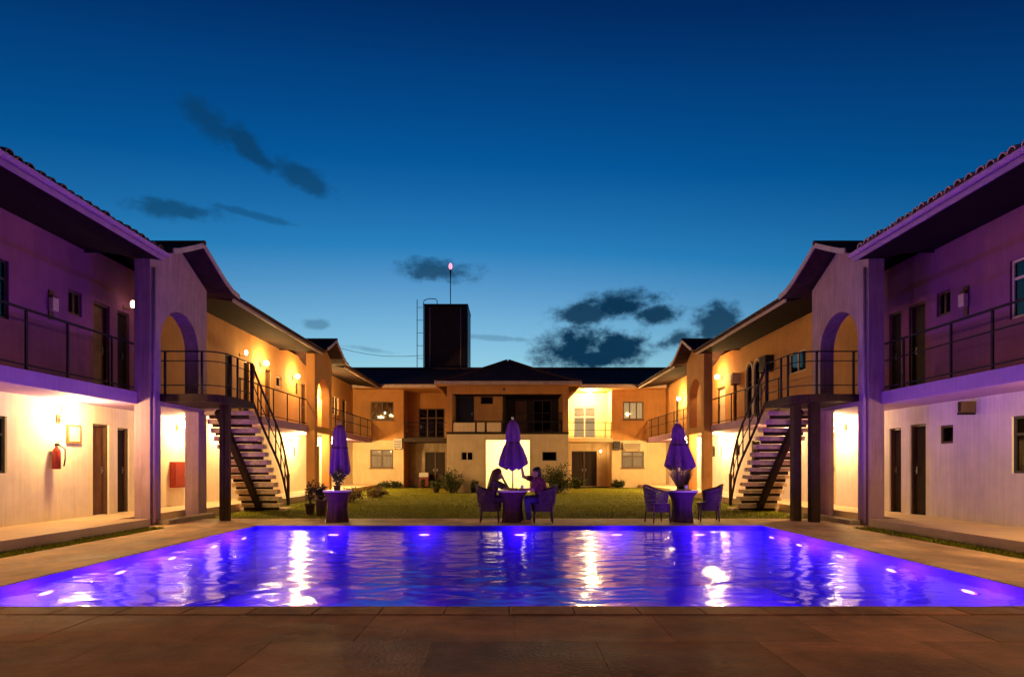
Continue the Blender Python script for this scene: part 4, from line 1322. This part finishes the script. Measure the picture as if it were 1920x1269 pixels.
def person_woman():
    Y = 14.02
    T = thing('person', (-.42, Y, 0), 'person with long brown hair and dark clothes, seated leaning on the centre table', 'person', 'people seated at the centre table')
    ch = []
    pel, chest, neck, hd = Vector((-.47, Y, .56)), Vector((-.37, Y, .90)), Vector((-.31, Y, 1.03)), Vector((-.275, Y, 1.135))
    ch.append(([pel, pel.lerp(chest, .45), chest, neck + Vector((-.01, 0, -.03))], [.145, .115, .125, .06]))
    ch.append(([chest + Vector((.01, -.15, .06)), chest + Vector((.01, .15, .06))], [.06, .06]))
    ch.append(([neck, hd], [.048, .05]))
    eyes = head(ch, hd, (1, .15, -.05))
    arms = []
    for sh, el, wr, dv, up in (((-.35, Y - .18, .95), (-.12, Y - .2, .80), (.10, Y - .14, .79), (1, .2, -.05), (0, 0, 1)),
                               ((-.34, Y + .17, .95), (-.03, Y + .06, .81), (-.14, Y + .03, 1.01), (-.45, 0, 1), (1, 0, .2))):
        ch.append(([sh, Vector(sh).lerp(Vector(el), .5), el, wr], [.052, .045, .036, .026])); arms.append((sh, el, wr))
        hand(ch, wr, dv, up, .5)
    for q in (-1, 1):
        hip, kn, an = Vector((-.46, Y + q * .09, .53)), Vector((-.07, Y + q * .10, .55)), Vector((-.06, Y + q * .11, .1))
        ch.append(([hip, hip.lerp(kn, .5), kn, kn.lerp(an, .35), an], [.09, .08, .06, .055, .038]))
        ch.append(([an + Vector((-.03, 0, -.05)), an + Vector((.08, 0, -.06)), an + Vector((.15, 0, -.068))], [.034, .036, .026]))
    fuse(capsules(ch), 'body', 'skin', T)
    cl = [([pel, pel.lerp(chest, .45), chest, neck + Vector((-.015, 0, -.06))], [.16, .132, .142, .07]),
          ([chest + Vector((.01, -.16, .05)), chest + Vector((.01, .16, .05))], [.07, .07])]
    for sh, el, wr in arms: cl.append(([sh, Vector(sh).lerp(Vector(el), .8)], [.064, .056]))
    for q in (-1, 1): cl.append(([(-.46, Y + q * .09, .53), (-.26, Y + q * .1, .55), (-.09, Y + q * .10, .56)], [.105, .096, .078]))
    fuse(capsules(cl), 'clothes', 'dress_dark', T)
    hr = [([hd + Vector((.0, 0, .055)), hd + Vector((-.045, 0, .02)), hd + Vector((-.09, 0, -.12)), hd + Vector((-.13, -.02, -.3)), hd + Vector((-.15, -.03, -.46)), hd + Vector((-.15, -.03, -.54))],
           [.098, .112, .115, .13, .10, .05])]
    for q in (-1, 1):
        hr.append(([hd + Vector((.0, q * .05, .05)), hd + Vector((-.01, q * .092, -.04)), hd + Vector((-.06, q * .12, -.2)), hd + Vector((-.10, q * .12, -.38)), hd + Vector((-.12, q * .10, -.5))], [.06, .05, .06, .055, .02]))
    for k in range(9):
        a = -1 + 2 * k / 8
        hr.append(([hd + Vector((-.10, a * .1, -.05)), hd + Vector((-.2 + .02 * abs(a), a * .12, -.25)), hd + Vector((-.24 + .04 * abs(a), a * .13, -.45 - .05 * math.cos(k * 2)))], [.03, .035, .012]))
    fuse(capsules(hr), 'hair', 'hair_brown', T, .012, 3)
    eb = MB()
    for e in eyes: eb.ball(e, .011, 8, 6)
    eb.build('eyes', 'frame_black', T, True)


def person_man():
    Y = 14.0
    T = thing('person', (.75, Y, 0), 'person with short dark hair in a dark red shirt, one hand raised to the parasol', 'person', 'people seated at the centre table')
    ch = []
    pel, chest, neck, hd = Vector((.80, Y - .03, .57)), Vector((.70, Y, .93)), Vector((.67, Y, 1.06)), Vector((.65, Y + .01, 1.155))
    ch.append(([pel, pel.lerp(chest, .45), chest, neck + Vector((0, 0, -.03))], [.15, .135, .15, .07]))
    ch.append(([chest + Vector((-.06, -.17, .07)), chest + Vector((-.04, .17, .07))], [.07, .07]))
    ch.append(([neck, hd], [.058, .06]))
    eyes = head(ch, hd, (-1, .25, .05), .096)
    A = ((.60, Y + .15, 1.01), (.335, Y + .02, 1.075), (.30, Y - .02, 1.27))
    Bm = ((.62, Y - .19, 1.0), (.55, Y - .27, .78), (.33, Y - .18, .785))
    for (sh, el, wr), dv, up in ((A, (-.15, 0, 1), (1, 0, 0)), (Bm, (-1, .25, 0), (0, 0, 1))):
        ch.append(([sh, Vector(sh).lerp(Vector(el), .5), el, wr], [.058, .05, .042, .03]))
        hand(ch, wr, dv, up, .5, 1.05)
    for q in (-1, 1):
        hip, kn, an = Vector((.78, Y - .03 + q * .1, .54)), Vector((.42, Y - .1 + q * .14, .55)), Vector((.46, Y - .14 + q * .15, .1))
        ch.append(([hip, hip.lerp(kn, .5), kn, kn.lerp(an, .35), an], [.1, .09, .068, .062, .042]))
        ch.append(([an + Vector((.04, 0, -.05)), an + Vector((-.08, 0, -.058)), an + Vector((-.16, 0, -.066))], [.036, .038, .028]))
    fuse(capsules(ch), 'body', 'skin', T)
    cl = [([pel, pel.lerp(chest, .45), chest, neck + Vector((.0, 0, -.055))], [.165, .155, .168, .08]),
          ([chest + Vector((-.06, -.18, .06)), chest + Vector((-.04, .18, .06))], [.082, .082])]
    cl.append(([A[0], Vector(A[0]).lerp(Vector(A[1]), .55)], [.074, .068])); cl.append(([Bm[0], Vector(Bm[0]).lerp(Vector(Bm[1]), .75)], [.074, .07]))
    fuse(capsules(cl), 'shirt', 'shirt_red', T)
    tr = []
    for q in (-1, 1):
        hip, kn, an = Vector((.78, Y - .03 + q * .1, .54)), Vector((.42, Y - .1 + q * .14, .55)), Vector((.46, Y - .14 + q * .15, .12))
        tr.append(([hip, hip.lerp(kn, .5), kn, kn.lerp(an, .35), an], [.115, .104, .084, .076, .062]))
    fuse(capsules(tr), 'trousers', 'denim', T)
    hr = [([hd + Vector((.02, 0, .06)), hd + Vector((.045, -.01, .01)), hd + Vector((.05, -.01, -.05))], [.098, .085, .06]), ([hd + Vector((-.03, 0, .075)), hd + Vector((.03, 0, .085))], [.07, .08])]
    fuse(capsules(hr), 'hair', 'hair_black', T, .012, 2)
    eb = MB()
    for e in eyes: eb.ball(e, .011, 8, 6)
    eb.build('eyes', 'frame_black', T, True)


person_woman()
person_man()

# things on the tables
def plate(x, y, label):
    tag(MB().lathe([(.05, .001), (.06, .006), (.11, .016), (.112, .02), (.06, .011), (.01, .009)], 28, (x, y, .761), cap=True).build('plate', 'table_white'), label, 'plate', 'plates on the poolside tables')
plate(.02, 13.83, 'white plate on the centre table in front of the long haired person')
plate(4.02, 13.86, 'white plate on the right table, left of the glass')
plate(4.26, 13.92, 'white plate on the right table, right of the glass')
def drinking_glass(x, y, label):
    tag(MB().lathe([(.03, .001), (.032, .01), (.038, .12), (.036, .12), (.03, .014), (.005, .012)], 18, (x, y, .761)).build('drinking_glass', 'glass_cup'), label, 'glass', 'glasses on the poolside tables')
drinking_glass(.30, 13.83, 'pale drinking glass on the centre table beside the red shirted person')
drinking_glass(4.15, 13.78, 'pale drinking glass on the right table between two plates')


# ------------------------------------------------------------------ plants
def leaf_mesh(mb, p, d, l, w, rnd):
    d = Vector(d).normalized()
    side = d.cross(Vector((rnd.uniform(-1, 1), rnd.uniform(-1, 1), rnd.uniform(-.3, 1))))
    if side.length < 1e-3: side = Vector((1, 0, 0))
    side.normalize()
    p = Vector(p)
    mb.poly([p, p + d * l * .45 + side * w, p + d * l - Vector((0, 0, l * .15)), p + d * l * .45 - side * w])


def shrub(name, label, loc, h, r, n, m='leaf', lsize=.09, group=None, pot=None, flat=.8, flowers=0, grassy=False, seed=1, cat='shrub'):
    rnd = random.Random(seed)
    T = thing(name, loc, label, cat, group)
    z0 = 0
    if pot:
        pr, ph_ = pot
        MB().lathe([(pr * .7, 0), (pr * .95, ph_ * .9), (pr * 1.08, ph_ * .9), (pr * 1.08, ph_), (pr * .9, ph_), (pr * .85, ph_ * .85)], 20).build('pot', 'pot_clay' if seed % 2 else 'pot_dark', T, True, local=True)
        z0 = ph_ * .85
    st, lf = MB(), MB()
    if grassy:
        for _ in range(n):
            a = rnd.uniform(0, 6.28); rr = r * math.sqrt(rnd.random())
            b = Vector((rr * .35 * math.cos(a), rr * .35 * math.sin(a), z0)); hh = h * rnd.uniform(.45, 1)
            t = Vector((rr * math.cos(a), rr * math.sin(a), z0 + hh)); w = rnd.uniform(.003, .006)
            sd = Vector((-math.sin(a + 1), math.cos(a + 1), 0)) * w
            mid = b.lerp(t, .55) + Vector((0, 0, hh * .12))
            lf.poly([b - sd, b + sd, mid + sd * .8, mid - sd * .8]); lf.poly([mid - sd * .8, mid + sd * .8, t])
        lf.build('grass_leaves', m, T, local=True)
        return T
    ns = max(5, int(n / 90))
    tips = []
    for k in range(ns):
        a = rnd.uniform(0, 6.28); rr = r * math.sqrt(rnd.random())
        t = Vector((rr * math.cos(a), rr * math.sin(a), z0 + h * rnd.uniform(.35, 1) * (1 - .35 * (rr / r) ** 2)))
        b = Vector((rr * .15 * math.cos(a), rr * .15 * math.sin(a), z0))
        mid = b.lerp(t, .5) + Vector((rnd.uniform(-.05, .05), rnd.uniform(-.05, .05), .05))
        st.tube([b, mid, t], [.012, .009, .004], 5)
        tips.append((b, mid, t))
    st.build('stems', 'column_wood', T, local=True)
    for _ in range(n):
        b, mid, t = rnd.choice(tips)
        q = rnd.uniform(.2, 1.05)
        p = b.lerp(mid, q * 2) if q < .5 else mid.lerp(t, q * 2 - 1)
        d = Vector((rnd.gauss(0, 1), rnd.gauss(0, 1), rnd.gauss(.3, .7))).normalized()
        p = p + d * rnd.uniform(0, r * .28)
        leaf_mesh(lf, p, d, lsize * rnd.uniform(.6, 1.4), lsize * .22 * rnd.uniform(.7, 1.3), rnd)
    lf.build('foliage', m, T, local=True)
    for _ in range(flowers):
        b, mid, t = rnd.choice(tips)
        fl = MB(); c = t + Vector((rnd.uniform(-.04, .04), rnd.uniform(-.04, .04), rnd.uniform(0, .05)))
        for k in range(6):
            a = k * math.pi / 3
            fl.poly([c, c + Vector((.03 * math.cos(a - .4), .03 * math.sin(a - .4), .01)), c + Vector((.045 * math.cos(a), .045 * math.sin(a), .0)), c + Vector((.03 * math.cos(a + .4), .03 * math.sin(a + .4), .01))])
        fl.build('flower', 'petal', T, local=True)
    return T


shrub('potted_flower', 'potted leafy plant with pale flowers on the left table', (-4.1, 13.95, .76), .38, .24, 380, 'leaf', .07, 'plants on the poolside tables', (.09, .11), flowers=7, seed=3, cat='plant')
shrub('potted_grass', 'wispy dry grasses in a pot on the right table', (4.12, 14.05, .76), .60, .36, 420, 'straw', .07, 'plants on the poolside tables', (.1, .1), grassy=True, seed=4, cat='plant')
shrub('potted_plant', 'dark round potted plant on the ground left of the left table', (-5.0, 15.6, 0), .55, .28, 420, 'leaf_dark', .08, 'potted plants on the lawn edge', (.16, .45), seed=5, cat='plant')
shrub('potted_plant', 'tall thin potted plant beside the lower left wall, left of the left parasol', (-5.5, 16.2, 0), .75, .22, 260, 'leaf_dark', .08, 'potted plants on the lawn edge', (.14, .3), seed=7, cat='plant')
bushes = [('bushy shrub right of the bright centre doorway', 2.3, 28.3, 1.5, .75, 2300, 'leaf', 11),
          ('bushy shrub left of the bright centre doorway', -2.8, 28.6, 1.25, .5, 1500, 'leaf', 12),
          ('low shrub in front of the dark doors of the right recess', 4.0, 34.2, .7, .6, 1000, 'leaf_dark', 13),
          ('round dark shrub at the foot of the right corner bay', 6.5, 35.0, .55, .4, 900, 'leaf_dark', 14),
          ('low shrub at the foot of the left corner bay', -6.8, 34.9, .4, .4, 900, 'leaf_dark', 15),
          ('spreading shrub right of the left parasol', -5.9, 21.5, .5, .5, 1200, 'straw', 16),
          ('smaller brown shrub right of the left parasol, towards the lawn', -5.6, 24.6, .42, .4, 900, 'straw', 17),
          ('shrub with small leaves under the lower left back window', -7.4, 34.9, .35, .4, 900, 'leaf', 18),
          ('small clump of leaves left of the centre house', -4.3, 34.3, .45, .4, 900, 'leaf', 19)]
for lb, x, y, h, r, n, m, sd in bushes:
    shrub('garden_shrub', lb, (x, y, 0), h, r, n, m, .12, 'garden shrubs round the lawn', seed=sd)
pots = [('dark potted plant left of the dark doors of the left recess', -5.2, 35.0, 'leaf_dark', 21), ('dark potted plant in front of the left recess doors', -4.2, 34.6, 'leaf_dark', 22),
        ('dark potted plant at the left corner of the centre house', -3.6, 28.9, 'leaf', 23), ('low dark potted plant just left of the bright doorway', -1.75, 28.9, 'leaf_dark', 24)]
for lb, x, y, m, sd in pots:
    shrub('potted_plant', lb, (x, y, 0), .4, .22, 300, m, .1, 'potted plants at the back', (.17, .26), seed=sd, cat='plant')

# pale garden light standing by the shrub
GL = thing('garden_light', (1.78, 27.6, 0), 'small pale garden light on the lawn right of the doorway', 'lamp')
MB().lathe([(.05, 0), (.05, .3), (.09, .31), (.09, .33)], 14, (1.78, 27.6, 0)).build('stem', 'steel', GL)
MB().lathe([(.07, .33), (.09, .38), (.07, .48), (.02, .52)], 14, (1.78, 27.6, 0)).build('globe', 'frame_cream', GL, True)

# ------------------------------------------------------------------ wall mounted small things
def extinguisher():
    u, z = 12.13, 1.27
    c = FL.p(u, .11, z)
    T = thing('fire_extinguisher', c, 'red fire extinguisher hanging on the pale lower left wall', 'extinguisher')
    MB().lathe([(.06, 0), (.075, .015), (.075, .36), (.055, .42), (.028, .45), (.028, .48)], 20, c).build('cylinder', 'red_paint', T, True)
    MB().box((c[0] - .02, c[1] - .03, c[2] + .48), (c[0] + .02, c[1] + .06, c[2] + .53)).build('valve', 'black_rubber', T)
    MB().bar((c[0], c[1] - .02, c[2] + .55), (c[0] + .1, c[1] + .04, c[2] + .59), .02, .015).build('lever', 'steel', T)
    MB().tube([(c[0] + .02, c[1] + .03, c[2] + .5), (c[0] + .1, c[1] + .1, c[2] + .42), (c[0] + .1, c[1] + .1, c[2] + .2), (c[0] + .09, c[1] + .08, c[2] + .06)], .014, 8).build('hose', 'black_rubber', T, True)
    MB().box((c[0] - .11, c[1] - .04, c[2] + .33), (c[0] - .06, c[1] + .04, c[2] + .38)).build('bracket', 'steel', T)


extinguisher()
# red hose cabinet in the left passage
u0, u1 = 16.35, 16.95
HC = thing('hose_cabinet', FL.p(16.6, 0, .8), 'flat red hose cabinet on the wall of the left passage', 'cabinet')
FL.box(MB(), u0, u1, .003, .13, .72, 1.45).build('cabinet_box', 'red_paint', HC)
FL.box(MB(), u0 + .04, u1 - .04, .131, .145, .76, 1.41).build('cabinet_door', 'red_paint', HC)
FL.box(MB(), u1 - .12, u1 - .09, .146, .165, 1.03, 1.13).build('handle', 'steel', HC)


def sconce(F, u, z, label):
    T = thing('wall_sconce', F.p(u, 0, z), label, 'lamp', 'unlit sconces on the upper walls')
    F.box(MB(), u - .06, u + .06, .002, .03, z - .3, z + .3).build('back_plate', 'frame_brown', T)
    F.box(MB(), u - .075, u + .075, .03, .12, z - .12, z + .14).build('shade', 'frame_cream', T)
    F.box(MB(), u - .06, u + .06, .03, .10, z + .14, z + .2).build('cap', 'frame_brown', T)


sconce(FL, 12.1, 4.65, 'unlit sconce on the violet upper left wall')
sconce(FR, 12.15, 4.75, 'unlit sconce on the violet upper right wall')


def air_conditioner(F, u0, u1, z0, z1, d, label, m='ac_white'):
    T = thing('air_conditioner', F.p((u0 + u1) / 2, d, z0), label, 'air conditioner', 'air conditioner boxes on the walls')
    F.box(MB(), u0, u1, d + .003, d + .3, z0, z1).build('casing', m, T)
    h = z1 - z0
    for k in range(5):
        F.box(MB(), u0 + .03, u1 - .03, d + .3, d + .315, z0 + h * (.12 + .16 * k), z0 + h * (.12 + .16 * k) + .03).build('slat', 'iron', T)
    for q in (u0 + .06, u1 - .09): F.box(MB(), q, q + .03, d + .003, d + .32, z0 - .04, z0 - .002).build('bracket', 'iron', T)


FBk = Frame('back', YB)
air_conditioner(FBk, -6.95, -6.45, 2.35, 2.95, 0, 'pale air conditioner box at the edge of the left corner bay', 'ac_white')
air_conditioner(FBk, 6.3, 6.66, 2.3, 2.8, 0, 'dark air conditioner box beside the lower right back window', 'frame_black')
air_conditioner(FBk, 6.86, 7.9, 2.28, 2.72, 0, 'wide pale box right above the lower right back window', 'frame_cream')
air_conditioner(FR, 21.0, 21.55, 4.75, 5.3, 0, 'dark box high on the upper right wall beside the twin arched window', 'frame_black')
air_conditioner(FR, 24.1, 24.36, 4.7, 5.15, 0, 'small pale box on the upper right wall beside the bright lamp', 'frame_cream')
air_conditioner(FR, 11.9, 12.0, 2.42, 2.65, 0, 'small dark vent box on the violet lower right wall', 'frame_brown')

# red drinks chest by the left recess doors
CHT = thing('drinks_cooler', (-5.3, 36.6, 0), 'dark red drinks cooler in front of the left recess doors', 'cooler')
MB().box((-5.62, 36.4, .06), (-5.02, 36.9, .62)).build('body', 'red_dark', CHT)
MB().box((-5.6, 36.42, .622), (-5.04, 36.88, .9)).build('lid', 'glass_cup', CHT)
for q in (-5.6, -5.1): MB().box((q, 36.42, 0), (q + .06, 36.88, .058)).build('foot', 'black_rubber', CHT)
